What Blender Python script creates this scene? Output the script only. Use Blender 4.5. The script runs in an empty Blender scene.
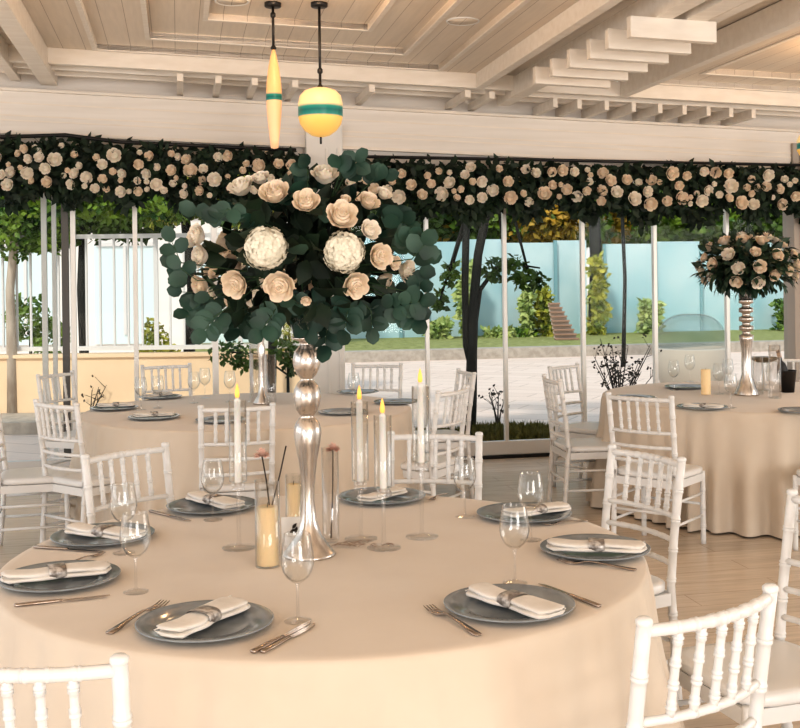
import bpy, math, random
from mathutils import Vector, Matrix, Euler
random.seed(7)
R = math.radians
sc = bpy.context.scene
COL = sc.collection

# ------------------------------------------------------------------ camera
F, PX, PY, CH, ROLL = 1110.0, 400.0, 280.0, 1.58, R(0.7)
cam_d = bpy.data.cameras.new('camera'); cam = bpy.data.objects.new('camera', cam_d); COL.objects.link(cam)
cam_d.sensor_width = 36; cam_d.lens = F*36/800; cam_d.shift_y = -84/800; cam_d.clip_end = 500
cam.location = (0, 0, CH)
cam.rotation_euler = (Matrix.Rotation(ROLL, 3, 'Y') @ Matrix.Rotation(R(90), 3, 'X')).to_euler()
sc.camera = cam

def ray(px, py):                       # survey ray through a point of the photograph
    dx, dy = px-PX, py-PY
    return ((dx*math.cos(ROLL)-dy*math.sin(ROLL))/F, (dx*math.sin(ROLL)+dy*math.cos(ROLL))/F)
def W(px, py, z):                      # where that ray meets the level z
    a, b = ray(px, py); Y = (CH-z)/b
    return Vector((a*Y, Y, z))
def WY(px, py, Y):                     # where it meets the depth Y
    a, b = ray(px, py); return Vector((a*Y, Y, CH-b*Y))
# facade frame: u along the glass wall, v outwards
AL = math.atan(.2); YW = 9.62; TILT = .034
U = Vector((math.cos(AL), math.sin(AL), 0)); V = Vector((-math.sin(AL), math.cos(AL), 0)); O = Vector((0, YW, 0))
def uvz(u, v, z): return O+U*u+V*v+Vector((0, 0, z))
def cuz(u, v, z): return uvz(u, v, z-TILT*u)          # ceiling level falls gently to the right
def FV(px, py, v=0):                   # ray against the plane parallel to the facade
    a, b = ray(px, py); d = Vector((a, 1, -b)); t = ((O+V*v)-Vector((0, 0, 0))).dot(V)/d.dot(V)
    return Vector((0, 0, CH))+d*t
def fuv(p): q = p-O; return q.dot(U), q.dot(V), p.z
def CC(px, py, z):                     # ray against the sloping ceiling level -> (u, v)
    a, b = ray(px, py); d = Vector((a, 1, -b)); n = Vector((U.x*TILT, U.y*TILT, 1))
    t = (Vector((0, 0, z))+O-Vector((0, 0, CH))).dot(n)/d.dot(n)
    q = Vector((0, 0, CH))+d*t-O; return q.dot(U), q.dot(V)

# ------------------------------------------------------------------ materials
def mat(name, col, rough=.5, metal=0, col2=None, nscale=8, ndetail=3, bump=0, bscale=40, emit=None, es=0, spec=None, sheen=0, sub=0, stretch=None, lo=.35, hi=.65):
    m = bpy.data.materials.new(name); m.use_nodes = True; nt = m.node_tree; b = nt.nodes['Principled BSDF']
    b.inputs['Base Color'].default_value = (*col, 1); b.inputs['Roughness'].default_value = rough; b.inputs['Metallic'].default_value = metal
    if spec is not None: b.inputs['Specular IOR Level'].default_value = spec
    if sheen: b.inputs['Sheen Weight'].default_value = sheen
    if sub: b.inputs['Subsurface Weight'].default_value = sub; b.inputs['Subsurface Radius'].default_value = (.02, .01, .006)
    if emit: b.inputs['Emission Color'].default_value = (*emit, 1); b.inputs['Emission Strength'].default_value = es
    tc = nt.nodes.new('ShaderNodeTexCoord'); mp = nt.nodes.new('ShaderNodeMapping'); nt.links.new(tc.outputs['Object'], mp.inputs[0])
    if stretch: mp.inputs['Scale'].default_value = stretch
    if col2:
        n = nt.nodes.new('ShaderNodeTexNoise'); n.inputs['Scale'].default_value = nscale; n.inputs['Detail'].default_value = ndetail
        r = nt.nodes.new('ShaderNodeValToRGB'); r.color_ramp.elements[0].color = (*col, 1); r.color_ramp.elements[1].color = (*col2, 1)
        r.color_ramp.elements[0].position = lo; r.color_ramp.elements[1].position = hi
        nt.links.new(mp.outputs[0], n.inputs[0]); nt.links.new(n.outputs[0], r.inputs[0]); nt.links.new(r.outputs[0], b.inputs['Base Color'])
    if bump:
        n2 = nt.nodes.new('ShaderNodeTexNoise'); n2.inputs['Scale'].default_value = bscale; n2.inputs['Detail'].default_value = 4
        bp = nt.nodes.new('ShaderNodeBump'); bp.inputs['Strength'].default_value = bump; bp.inputs['Distance'].default_value = .01
        nt.links.new(mp.outputs[0], n2.inputs[0]); nt.links.new(n2.outputs[0], bp.inputs['Height']); nt.links.new(bp.outputs[0], b.inputs['Normal'])
    return m
def glassy(name, tint=(.97, .98, .98), k=.5, base=.04, rough=.02, edge=.55):
    m = bpy.data.materials.new(name); m.use_nodes = True; nt = m.node_tree; nt.nodes.clear()
    o = nt.nodes.new('ShaderNodeOutputMaterial'); mx = nt.nodes.new('ShaderNodeMixShader'); t = nt.nodes.new('ShaderNodeBsdfTransparent'); g = nt.nodes.new('ShaderNodeBsdfGlossy')
    g.inputs['Roughness'].default_value = rough; g.inputs[0].default_value = (1, 1, 1, 1)
    lw = nt.nodes.new('ShaderNodeLayerWeight'); lw.inputs[0].default_value = .5
    cr = nt.nodes.new('ShaderNodeValToRGB'); cr.color_ramp.elements[0].color = (*tint, 1); cr.color_ramp.elements[0].position = .55; cr.color_ramp.elements[1].color = tuple(q*edge for q in tint)+(1,); cr.color_ramp.elements[1].position = .97
    nt.links.new(lw.outputs['Facing'], cr.inputs[0]); nt.links.new(cr.outputs[0], t.inputs[0])
    pw = nt.nodes.new('ShaderNodeMath'); pw.operation = 'POWER'; pw.inputs[1].default_value = 2.5
    ma = nt.nodes.new('ShaderNodeMath'); ma.operation = 'MULTIPLY_ADD'; ma.inputs[1].default_value = k; ma.inputs[2].default_value = base; ma.use_clamp = True
    nt.links.new(lw.outputs['Facing'], pw.inputs[0]); nt.links.new(pw.outputs[0], ma.inputs[0]); nt.links.new(ma.outputs[0], mx.inputs[0])
    nt.links.new(t.outputs[0], mx.inputs[1]); nt.links.new(g.outputs[0], mx.inputs[2]); nt.links.new(mx.outputs[0], o.inputs[0])
    return m
def planks(name, c1, c2, line, wid, length, rough, rot, grain=.5, dist=0, coord='Object', msize=.003, fac=.5, spec=.5):
    m = bpy.data.materials.new(name); m.use_nodes = True; nt = m.node_tree; b = nt.nodes['Principled BSDF']; b.inputs['Roughness'].default_value = rough
    b.inputs['Specular IOR Level'].default_value = spec
    tc = nt.nodes.new('ShaderNodeTexCoord'); mp = nt.nodes.new('ShaderNodeMapping'); mp.inputs['Rotation'].default_value = (0, 0, rot)
    nt.links.new(tc.outputs[coord], mp.inputs[0])
    br = nt.nodes.new('ShaderNodeTexBrick'); br.inputs['Color1'].default_value = (*c1, 1); br.inputs['Color2'].default_value = (*c2, 1); br.inputs['Mortar'].default_value = (*line, 1)
    br.inputs['Scale'].default_value = 1; br.inputs['Brick Width'].default_value = length; br.inputs['Row Height'].default_value = wid; br.inputs['Mortar Size'].default_value = msize
    br.inputs['Mortar Smooth'].default_value = .2; br.offset = .37
    nt.links.new(mp.outputs[0], br.inputs[0])
    m2 = nt.nodes.new('ShaderNodeMapping'); m2.inputs['Scale'].default_value = (1.2, 14, 14); nt.links.new(mp.outputs[0], m2.inputs[0])
    n = nt.nodes.new('ShaderNodeTexNoise'); n.inputs['Scale'].default_value = 2.5; n.inputs['Detail'].default_value = 5; nt.links.new(m2.outputs[0], n.inputs[0])
    mr = nt.nodes.new('ShaderNodeMapRange'); mr.inputs[1].default_value = .3; mr.inputs[2].default_value = .7; mr.inputs[3].default_value = 1-grain*.5; mr.inputs[4].default_value = 1.0
    nt.links.new(n.outputs[0], mr.inputs[0])
    mu = nt.nodes.new('ShaderNodeMix'); mu.data_type = 'RGBA'; mu.blend_type = 'MULTIPLY'; mu.inputs[0].default_value = 1
    nt.links.new(br.outputs[0], mu.inputs[6]); nt.links.new(mr.outputs[0], mu.inputs[7]); nt.links.new(mu.outputs[2], b.inputs['Base Color'])
    return m
M = {}
M['white'] = mat('chair_white', (.80, .79, .775), .32, bump=.05, bscale=60)
M['paint'] = mat('white_painted_wood', (.87, .79, .70), .55, col2=(.81, .725, .63), nscale=3, stretch=(1, 6, 6))
M['pillarpaint'] = mat('pillar_paint', (.78, .75, .71), .5, col2=(.74, .71, .67), nscale=2)
M['ceil'] = planks('ceiling_planks', (.84, .73, .61), (.79, .67, .55), (.42, .32, .24), .165, 11, .5, -AL+R(90), .16, msize=.0022)
M['fascia'] = mat('fascia_paint', (.84, .78, .72), .55, col2=(.78, .72, .655), nscale=2.2, stretch=(.5, .5, 9))
M['floor'] = planks('floor_planks', (.76, .63, .50), (.68, .56, .44), (.45, .35, .27), .19, 1.5, .27, -AL, .42, msize=.0022)
M['paving'] = planks('paving', (.86, .67, .57), (.80, .61, .51), (.60, .44, .36), .45, .9, .75, R(25), .15, msize=.012)
M['cloth'] = mat('beige_cloth', (.71, .61, .50), .85, col2=(.685, .58, .47), nscale=5, bump=.06, bscale=500, sheen=.3)
M['napkin'] = mat('napkin_cloth', (.87, .83, .78), .85, bump=.15, bscale=90, col2=(.78, .73, .67), nscale=20)
M['band'] = mat('napkin_band', (.22, .19, .17), .35, col2=(.62, .58, .54), nscale=60, metal=.3, lo=.42, hi=.6)
M['plate'] = mat('grey_stoneware', (.225, .25, .275), .10, col2=(.30, .33, .35), nscale=14)
M['steel'] = mat('cutlery_steel', (.46, .39, .34), .22, 1)
M['silver'] = mat('mercury_silver', (.74, .69, .64), .22, .92, col2=(.50, .45, .41), nscale=28, bump=.12, bscale=50, stretch=(1, 1, .25))
M['glass'] = glassy('clear_glass', (.975, .98, .98), .70, .035, edge=.66)
M['foot'] = glassy('glass_foot', (.97, .97, .97), .25, .10, .04, edge=.95)
M['pane'] = glassy('pane_glass', (.97, .985, .985), .05, .005, .01, edge=1)
M['acrylic'] = glassy('thick_clear_glass', (.97, .97, .97), .6, .08, .05, edge=.82)
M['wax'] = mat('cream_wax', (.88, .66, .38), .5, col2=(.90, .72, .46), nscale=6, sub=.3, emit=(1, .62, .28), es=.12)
M['taper'] = mat('white_taper_wax', (.86, .83, .78), .45, sub=.2)
M['flame'] = mat('amber_flame', (.95, .48, .10), .4, emit=(1, .45, .08), es=.9)
M['black'] = mat('black_metal', (.018, .017, .017), .4, .3)
M['alu'] = mat('aluminium', (.74, .72, .69), .35, .3)
M['darkalu'] = mat('dark_aluminium', (.09, .085, .08), .4, .5)
M['rose'] = mat('cream_rose', (.88, .76, .62), .6, col2=(.84, .68, .51), nscale=18, sub=.15)
M['rosew'] = mat('white_rose', (.90, .83, .73), .6, col2=(.87, .77, .63), nscale=14, sub=.15)
M['hydr'] = mat('white_hydrangea', (.80, .75, .64), .65, col2=(.72, .67, .53), nscale=30)
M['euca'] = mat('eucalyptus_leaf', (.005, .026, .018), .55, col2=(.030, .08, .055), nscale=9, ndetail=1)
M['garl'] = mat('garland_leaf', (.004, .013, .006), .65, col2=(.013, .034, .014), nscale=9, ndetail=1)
M['ruscus'] = mat('ruscus_leaf', (.008, .026, .014), .5, col2=(.025, .06, .03), nscale=9, ndetail=1)
M['stem'] = mat('dark_stem', (.03, .022, .016), .7)
M['green_stem'] = mat('green_stem', (.03, .07, .03), .6)
M['pinkf'] = mat('pink_flower', (.88, .52, .42), .6, col2=(.9, .68, .58), nscale=40)
M['paper'] = mat('white_paper', (.84, .81, .77), .7)
M['barkd'] = mat('dark_bark', (.008, .010, .008), .8, col2=(.025, .024, .02), nscale=10, bump=.5, bscale=20, stretch=(1, 1, .3))
M['barkl'] = mat('pale_bark', (.34, .27, .21), .8, col2=(.52, .44, .36), nscale=10, bump=.5, bscale=20, stretch=(1, 1, .3))
M['leafd'] = mat('dark_tree_leaf', (.020, .055, .008), .55, col2=(.10, .17, .02), nscale=2.2, ndetail=2)
M['leafy'] = mat('yellow_tree_leaf', (.10, .17, .02), .55, col2=(.55, .50, .07), nscale=3, ndetail=2)  # green to yellow leaf tones mixed by noise
M['leafm'] = mat('mid_tree_leaf', (.03, .10, .010), .55, col2=(.20, .30, .03), nscale=3, ndetail=2)
M['leafo'] = mat('autumn_tree_leaf', (.14, .13, .015), .55, col2=(.55, .33, .04), nscale=2, ndetail=2)
M['leafp'] = mat('pale_ivy_leaf', (.20, .30, .08), .55, col2=(.50, .55, .20), nscale=3, ndetail=2)
M['grass'] = mat('lawn_grass', (.21, .22, .06), .9, col2=(.36, .36, .13), nscale=6, bump=.6, bscale=120)
M['olive'] = mat('olive_grass', (.07, .075, .012), .8, col2=(.20, .18, .05), nscale=14)
M['kerb'] = mat('kerb_stone', (.50, .44, .38), .8, col2=(.38, .33, .28), nscale=9, bump=.3)
M['peach'] = mat('peach_render', (.88, .66, .44), .8, col2=(.84, .61, .40), nscale=2)
M['cyan'] = mat('turquoise_screen', (.33, .56, .63), .35, col2=(.62, .76, .80), nscale=.5)
M['cyand'] = mat('turquoise_post', (.22, .40, .45), .4)
M['whiteout'] = mat('outdoor_white_paint', (.70, .68, .66), .5)
M['whitefac'] = mat('white_facade', (.84, .80, .76), .7, col2=(.80, .76, .73), nscale=1)
M['win'] = mat('pale_blue_glazing', (.66, .78, .80), .15)
M['step'] = mat('brown_steps', (.36, .22, .16), .7)
M['steplight'] = mat('pale_step_front', (.66, .52, .45), .7)
M['amberlamp'] = None

# ------------------------------------------------------------------ mesh helper
class MB:
    def __init__(s): s.v = []; s.f = []; s.mi = []; s.sm = []
    def add(s, vs, fs, smooth=True, mi=0):
        k = len(s.v); s.v += [tuple(p) for p in vs]; s.f += [tuple(i+k for i in f) for f in fs]; s.sm += [smooth]*len(fs); s.mi += [mi]*len(fs); return s
    def box(s, c, size, rot=None, mi=0):
        c = Vector(c); hx, hy, hz = [q/2 for q in size]; m = rot or Matrix.Identity(3)
        vs = [c+m@Vector((x*hx, y*hy, z*hz)) for x in (-1, 1) for y in (-1, 1) for z in (-1, 1)]
        return s.add(vs, [(0, 1, 3, 2), (4, 6, 7, 5), (0, 4, 5, 1), (2, 3, 7, 6), (0, 2, 6, 4), (1, 5, 7, 3)], False, mi)
    def hexa(s, b, t, mi=0):                        # bottom quad, top quad
        vs = list(b)+list(t)
        return s.add(vs, [(3, 2, 1, 0), (4, 5, 6, 7)]+[(i, (i+1) % 4, 4+(i+1) % 4, 4+i) for i in range(4)], False, mi)
    def path(s, pts, rad, n=8, cap=True, mi=0, flat=None):
        pts = [Vector(p) for p in pts]; vs = []; fs = []
        if not isinstance(rad, (list, tuple)): rad = [rad]*len(pts)
        pn = None
        for i, p in enumerate(pts):
            d = (pts[min(i+1, len(pts)-1)]-pts[max(i-1, 0)])
            if d.length < 1e-9: d = Vector((0, 0, 1))
            d.normalize()
            if pn is None: a = d.orthogonal().normalized()
            else: a = (pn-d*pn.dot(d)); a = a.normalized() if a.length > 1e-6 else d.orthogonal().normalized()
            pn = a; b = d.cross(a)
            for k in range(n):
                t = 2*math.pi*k/n; vs.append(p+(a*math.cos(t)+b*math.sin(t))*rad[i])
        for i in range(len(pts)-1):
            for k in range(n): fs.append((i*n+k, i*n+(k+1) % n, (i+1)*n+(k+1) % n, (i+1)*n+k))
        if cap: fs.append(tuple(range(n-1, -1, -1))); fs.append(tuple((len(pts)-1)*n+k for k in range(n)))
        return s.add(vs, fs, True, mi)
    def lathe(s, prof, n=24, c=(0, 0, 0), mi=0, wob=None):
        c = Vector(c); vs = []; fs = []
        for r, z in prof:
            for k in range(n): t = 2*math.pi*k/n; vs.append(c+Vector((r*math.cos(t), r*math.sin(t), z)))
        m = len(prof)
        for i in range(m-1):
            for k in range(n): fs.append((i*n+k, i*n+(k+1) % n, (i+1)*n+(k+1) % n, (i+1)*n+k))
        return s.add(vs, fs, True, mi)
    def leaf(s, p, d, up, L, w, mi=0, cup=.15, round_=False):
        d = Vector(d).normalized(); a = d.cross(Vector(up))
        a = a.normalized() if a.length > 1e-5 else d.orthogonal().normalized(); nrm = a.cross(d); p = Vector(p)
        if round_:
            pr = [(0, .12), (.18, .75), (.5, 1), (.82, .78), (1, .1)]
        else: pr = [(0, .08), (.3, .85), (.6, .85), (1, .03)]
        vs = []
        for t, q in pr:
            z = -cup*L*(t-.4)**2
            vs += [p+d*L*t+a*w*q*.5+nrm*(z+cup*w*q*.6), p+d*L*t+nrm*z, p+d*L*t-a*w*q*.5+nrm*(z+cup*w*q*.6)]
        fs = []
        for i in range(len(pr)-1): fs += [(i*3, i*3+1, i*3+4, i*3+3), (i*3+1, i*3+2, i*3+5, i*3+4)]
        return s.add(vs, fs, True, mi)
    def qleaf(s, p, d, up, L, w, mi=0):
        d = Vector(d).normalized(); a = d.cross(Vector(up)); a = a.normalized() if a.length > 1e-5 else d.orthogonal(); p = Vector(p)
        return s.add([p, p+d*L*.45+a*w*.5, p+d*L, p+d*L*.45-a*w*.5], [(0, 1, 2, 3)], False, mi)
    def build(s, name, m, parent=None, bevel=0):
        me = bpy.data.meshes.new(name); me.from_pydata(s.v, [], s.f)
        for mm in (m if isinstance(m, (list, tuple)) else [m]): me.materials.append(mm)
        me.polygons.foreach_set('use_smooth', s.sm); me.polygons.foreach_set('material_index', s.mi); me.update()
        o = bpy.data.objects.new(name, me); COL.objects.link(o)
        if parent: o.parent = parent
        if bevel:
            b = o.modifiers.new('bevel', 'BEVEL'); b.width = bevel; b.segments = 2; b.limit_method = 'ANGLE'
        return o
def tag(o, label=None, cat=None, group=None, kind=None):
    if label: o['label'] = label
    if cat: o['category'] = cat
    if group: o['group'] = group
    if kind: o['kind'] = kind
    return o
def empty(name, loc, rz=0):
    o = bpy.data.objects.new(name, None); COL.objects.link(o); o.location = loc; o.rotation_euler = (0, 0, rz); o.empty_display_size = .05; return o
def kids(o): return [c for c in COL.objects if c.parent == o]
KC = {}
def copy_tree(src, loc=None, rz=None, scale=None):
    if src.name not in KC: KC[src.name] = [(c, kids(c)) for c in kids(src)]
    r = src.copy(); COL.objects.link(r)
    for c, gs in KC[src.name]:
        c2 = c.copy(); COL.objects.link(c2); c2.parent = r
        for g in gs: g2 = g.copy(); COL.objects.link(g2); g2.parent = c2
    if loc is not None: r.location = loc
    if rz is not None: r.rotation_euler = (0, 0, rz)
    if scale is not None: r.scale = (scale,)*3
    return r
_used = {}
def inst(proto_fn, key, loc, rz=0, scale=None):     # first call uses the prototype itself, later ones copy it
    if key not in _used:
        _used[key] = proto_fn(); o = _used[key]; o.location = loc; o.rotation_euler = (0, 0, rz)
        KC[o.name] = [(c, kids(c)) for c in kids(o)]
        if scale: o.scale = (scale,)*3
        return o
    return copy_tree(_used[key], loc, rz, scale or 1)
def struct(o): o['kind'] = 'structure'; return o

# ------------------------------------------------------------------ room shell
fl = MB()
def slab(mb, u0, u1, v0, v1, z0, z1, c=False, mi=0):
    g = cuz if c else uvz
    mb.hexa([g(u0, v0, z0), g(u1, v0, z0), g(u1, v1, z0), g(u0, v1, z0)], [g(u0, v0, z1), g(u1, v0, z1), g(u1, v1, z1), g(u0, v1, z1)], mi)
slab(fl, -6, 7, -15, .1, -.2, 0)
struct(fl.build('floor', M['floor']))

# ceiling: nested coffers, two bays either side of the batten strip
Z0, Z1, Z2, Z3 = 3.26, 3.30, 3.345, 3.385
b1l, b1v = CC(97, 49, Z0); b1r, _ = CC(443, 66, Z0)
b2l, b2v = CC(150, 38, Z1); b2r, _ = CC(410, 47, Z1)
b3l, b3v = CC(208, 19, Z2); b3r, _ = CC(372, 24, Z2)
uB0, vA = CC(476, 88, 3.14)            # beam B left edge, beam A line
uD1, _ = CC(640, 92, 3.14)
c1l, c1v = CC(655, 80, Z0); c2l, c2v = CC(723, 66, Z1)
VF = -13.5
ce = MB()
def ring(o, i, z, th=.045):            # o=(u0,u1,v0,v1) outer, i inner
    if i:
        slab(ce, o[0], i[0], o[2], o[3], z, z+th, True); slab(ce, i[1], o[1], o[2], o[3], z, z+th, True)
        slab(ce, i[0], i[1], i[3], o[3], z, z+th, True); slab(ce, i[0], i[1], o[2], i[2], z, z+th, True)
    else: slab(ce, o[0], o[1], o[2], o[3], z, z+th, True)
vf = VF
ring((-6, uB0+.02, VF, .15), (b1l, b1r, vf+1, b1v), Z0)
ring((b1l-.02, b1r+.02, vf+.9, b1v+.02), (b2l, b2r, vf+1.5, b2v), Z1)
ring((b2l-.02, b2r+.02, vf+1.4, b2v+.02), (b3l, b3r, vf+2, b3v), Z2)
ring((b3l-.02, b3r+.02, vf+1.9, b3v+.02), None, Z3)
ring((uB0+.02, uD1+.02, VF, .15), None, Z0+.06)
ring((uD1, 7, VF, .15), (c1l, 6, vf+1, b1v), Z0)
ring((c1l-.02, 6.1, vf+.9, b1v+.02), (c2l, 5.5, vf+1.5, b2v), Z1)
ring((c2l-.02, 5.6, vf+1.4, b2v+.02), None, Z2-.002)
struct(ce.build('ceiling', M['ceil']))
tt = MB()
for (a0, a1, av, z) in ((b1l, b1r, b1v, Z0), (b2l, b2r, b2v, Z1), (b3l, b3r, b3v, Z2), (c1l, 6, b1v, Z0), (c2l, 5.5, b2v, Z1)):
    slab(tt, a0-.035, a1+.03, av, av+.035, z-.008, z+.04, True); slab(tt, a0-.035, a0, vf+1.5, av, z-.008, z+.04, True); slab(tt, a1, a1+.035, vf+1.5, av, z-.008, z+.04, True)
struct(tt.build('trim_3', M['paint']))

# fascia wall above the glass, with ledge, and the boards over it
fz = lambda py, px=400: FV(px, py).z+0
ZT, ZB = 3.03, 2.69
wf = MB(); slab(wf, -6, 6.2, -.06, .16, ZB, ZT, True); slab(wf, -6, 6.2, 0, .16, ZT, Z0+.05, True)
slab(wf, -6, 6.2, .02, .16, 2.52, ZB, True)
o = struct(wf.build('wall_back', M['fascia']))
t1 = MB(); slab(t1, -6, 6.2, -.10, .0, ZT, ZT+.022, True); slab(t1, -6, 6.2, -.075, -.05, ZB-.005, ZB+.022, True); [slab(t1, -6, 6.2, -.066, -.05, zz, zz+.012, True) for zz in (ZT-.10, ZT-.2, ZB+.1)]
struct(t1.build('trim_1', M['paint']))
def beam(name, label, cat, u0, u1, v0, v1, z0, z1, group=None, m='paint'):
    b = MB(); slab(b, u0, u1, v0, v1, z0, z1, True); o = b.build(name, M[m], bevel=.004); tag(o, label, cat, group); return o
beam('ceiling_beam', 'long white ceiling beam running above and parallel to the glass wall', 'beam', -6, 6.2, vA-.0, vA+.07, 3.14, Z0+.0)
beam('ceiling_beam', 'white ceiling beam bounding the coffered bay, left of the stepped cross bars', 'beam', uB0, uB0+.07, VF, vA-.002, 3.14, Z0+.05)
uC0, _ = CC(496, 117, 3.0)
uC0, vC = CC(497, 116, 3.0)
beam('ceiling_beam', 'deep white beam under the left ends of the stepped cross bars', 'beam', uC0, uC0+.11, VF, vC, 3.09, 3.25)
beam('ceiling_beam', 'white ceiling beam at the right of the stepped cross bars', 'beam', uD1-.07, uD1, VF, vA-.002, 3.14, Z0+.05)
# two beams of the far left corner
l0, _ = CC(55, 80, 3.10)
beam('ceiling_beam', 'wide white ceiling beam at the upper left running toward the camera', 'beam', l0-.13, l0, VF, -.08, 3.09, Z0-.002)
l1, _ = CC(17, 77, 3.10)
beam('ceiling_beam', 'slimmer white ceiling beam in the top left corner of the picture', 'beam', l1-.08, l1, VF, -.08, 3.11, Z0-.002)
# battens parallel to the wall between beam A and wall
for k, dv in enumerate((.22, .46)):
    if vA+dv < -.1:
        beam('ceiling_batten', ['thin white batten next to the long ceiling beam above the glass wall', 'thin white batten nearest the top of the glass wall'][k], 'batten', -6, 6.2, vA+dv, vA+dv+.035, 3.135, 3.175)
GJ = 'short joists between the long beam and the fascia'
jx = [(180, 98), (215, 100), (248, 102), (285, 104), (357, 97+9), (447, 110), (470, 111)]
for px, py in jx:
    u, v = CC(px, py, 3.08)
    beam('ceiling_joist', 'short white joist above the fascia, left of the stepped cross bars', 'joist', u-.025, u+.025, vA+.07, -.002, 3.075, 3.135, GJ+' left of the cross bars')
for px in (539, 565, 595, 625, 655, 683, 711, 738, 765):
    u, v = CC(px, 112, 3.08)
    beam('ceiling_joist', 'short white joist above the fascia, beneath and right of the stepped cross bars', 'joist', u-.02, u+.02, vA+.2, -.002, 3.055, 3.135, GJ+' right')
# stepped cross bars
bars = [(536, 610, 88), (553, 628, 80.5), (570, 648, 72), (590, 669, 63), (608, 692, 53.5), (630, 718, 42)]
bl = ['farthest of the six stepped cross bars under the ceiling', 'second farthest stepped cross bar under the ceiling', 'third farthest stepped cross bar under the ceiling', 'third nearest stepped cross bar under the ceiling', 'second nearest stepped cross bar under the ceiling', 'nearest and largest of the six stepped white cross bars under the ceiling']
ul = []
for (x0, x1, y), lb in zip(bars, bl):
    ua, va = CC(x0, y-5, 2.97); ub, vb = CC(x1, y, 2.97)
    beam('cross_bar', lb, 'beam', ua, ub, (va+vb)/2, (va+vb)/2+.06, 2.97, 3.0905, 'stepped cross bars'); ul.append((ua, ub, (va+vb)/2))
um, vm = CC(672, 27, 3.09)
beam('ceiling_beam', 'white beam resting over the nearest stepped cross bar at its middle', 'beam', um, um+.13, VF, vm+.1, 3.09, 3.25)
um2, _ = CC(720, 20, 3.09)
beam('ceiling_beam', 'slim white beam over the right end of the nearest cross bar', 'beam', um2+.02, um2+.10, VF, vm+.1, 3.13, 3.25)
# recessed discs
for (px, py, z, zc), lb in zip([(463, 21, Z1, Z1), (232, 1, Z3-.04, Z2)], ['round recessed ceiling speaker right of the lamps', 'round recessed ceiling speaker at the top edge, left of the lamps']):
    u, v = CC(px, py, zc); p = cuz(u, v, zc)
    d = empty('ceiling_speaker', p); tag(d, lb, 'speaker')
    MB().lathe([(.0, -.004), (.098, -.004), (.098, .003), (0, .003)], 32).build('grille', M['ceil'], d)
    MB().lathe([(.098, -.002), (.106, -.008), (.112, -.006), (.114, .003)], 32).build('rim', M['pillarpaint'], d)

# glass wall ------------------------------------------------------
def fcol(px, top=2.75, bot=0, w=.045, v=0, d=.05, name='window_post', m='alu', y=300):
    u, _, _ = fuv(FV(px, y, v)); b = MB(); slab(b, u-w/2, u+w/2, v-d/2, v+d/2, bot, top-TILT*u*0)
    return u, b
wn = 0
wnd = empty('window_1', (0, 0, 0)); struct(wnd)
us = {}
for px, w, m, yy in [(-60, .05, 'alu', 300), (66, .055, 'darkalu', 320), (74, .04, 'alu', 320), (136, .038, 'alu', 320), (215, .05, 'alu', 320), (427, .034, 'alu', 320), (505, .034, 'alu', 320), (583, .036, 'alu', 320), (655, .036, 'alu', 320), (727, .034, 'alu', 300)]:
    u, b = fcol(px, 2.56, .02, w, 0, .05, y=yy); b.build('window_post', M[m], wnd, .003); us[px] = u
uP0 = fuv(FV(306, 300))[0]; uP1 = fuv(FV(342, 300))[0]; uQ0 = fuv(FV(789, 300))[0]
b = MB()
for a, c in ((-6, uP0), (uP1, uQ0)):
    slab(b, a, c, -.03, .03, .03, .15)
b.build('bottom_rail', M['whiteout'], wnd, .004)
b = MB(); slab(b, -6, uP0, -.045, .045, 0, .03); slab(b, uP1, uQ0, -.045, .045, 0, .03); b.build('floor_track', M['black'], wnd)
edges = sorted([-6, uP0, uP1, uQ0]+[v for k, v in us.items() if k != 66])
for i in range(len(edges)-1):
    if abs(edges[i]-uP0) < 1e-6: continue
    b = MB(); slab(b, edges[i]+.02, edges[i+1]-.02, -.004, .004, .15, 2.56); b.build('pane', M['pane'], wnd)
b = MB(); slab(b, uP0, uP1, -.14, .1, 0, 2.9); slab(b, uP0+.16, uP0+.18, -.15, -.14, 0, 2.7); slab(b, uP1-.05, uP1-.035, -.15, -.14, 0, 2.7)
tag(b.build('pillar', M['pillarpaint'], None, .006), 'white square pillar between the glass doors behind the tall bouquet', 'pillar')
b = MB(); slab(b, uQ0, uQ0+.35, -.1, .1, 0, 2.8); slab(b, uQ0+.06, uQ0+.08, -.115, -.1, 0, 2.7)
tag(b.build('pillar', mat('taupe_paint', (.42, .36, .31), .5), None, .006), 'taupe grey pillar at the right end of the glass wall', 'pillar')

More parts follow.
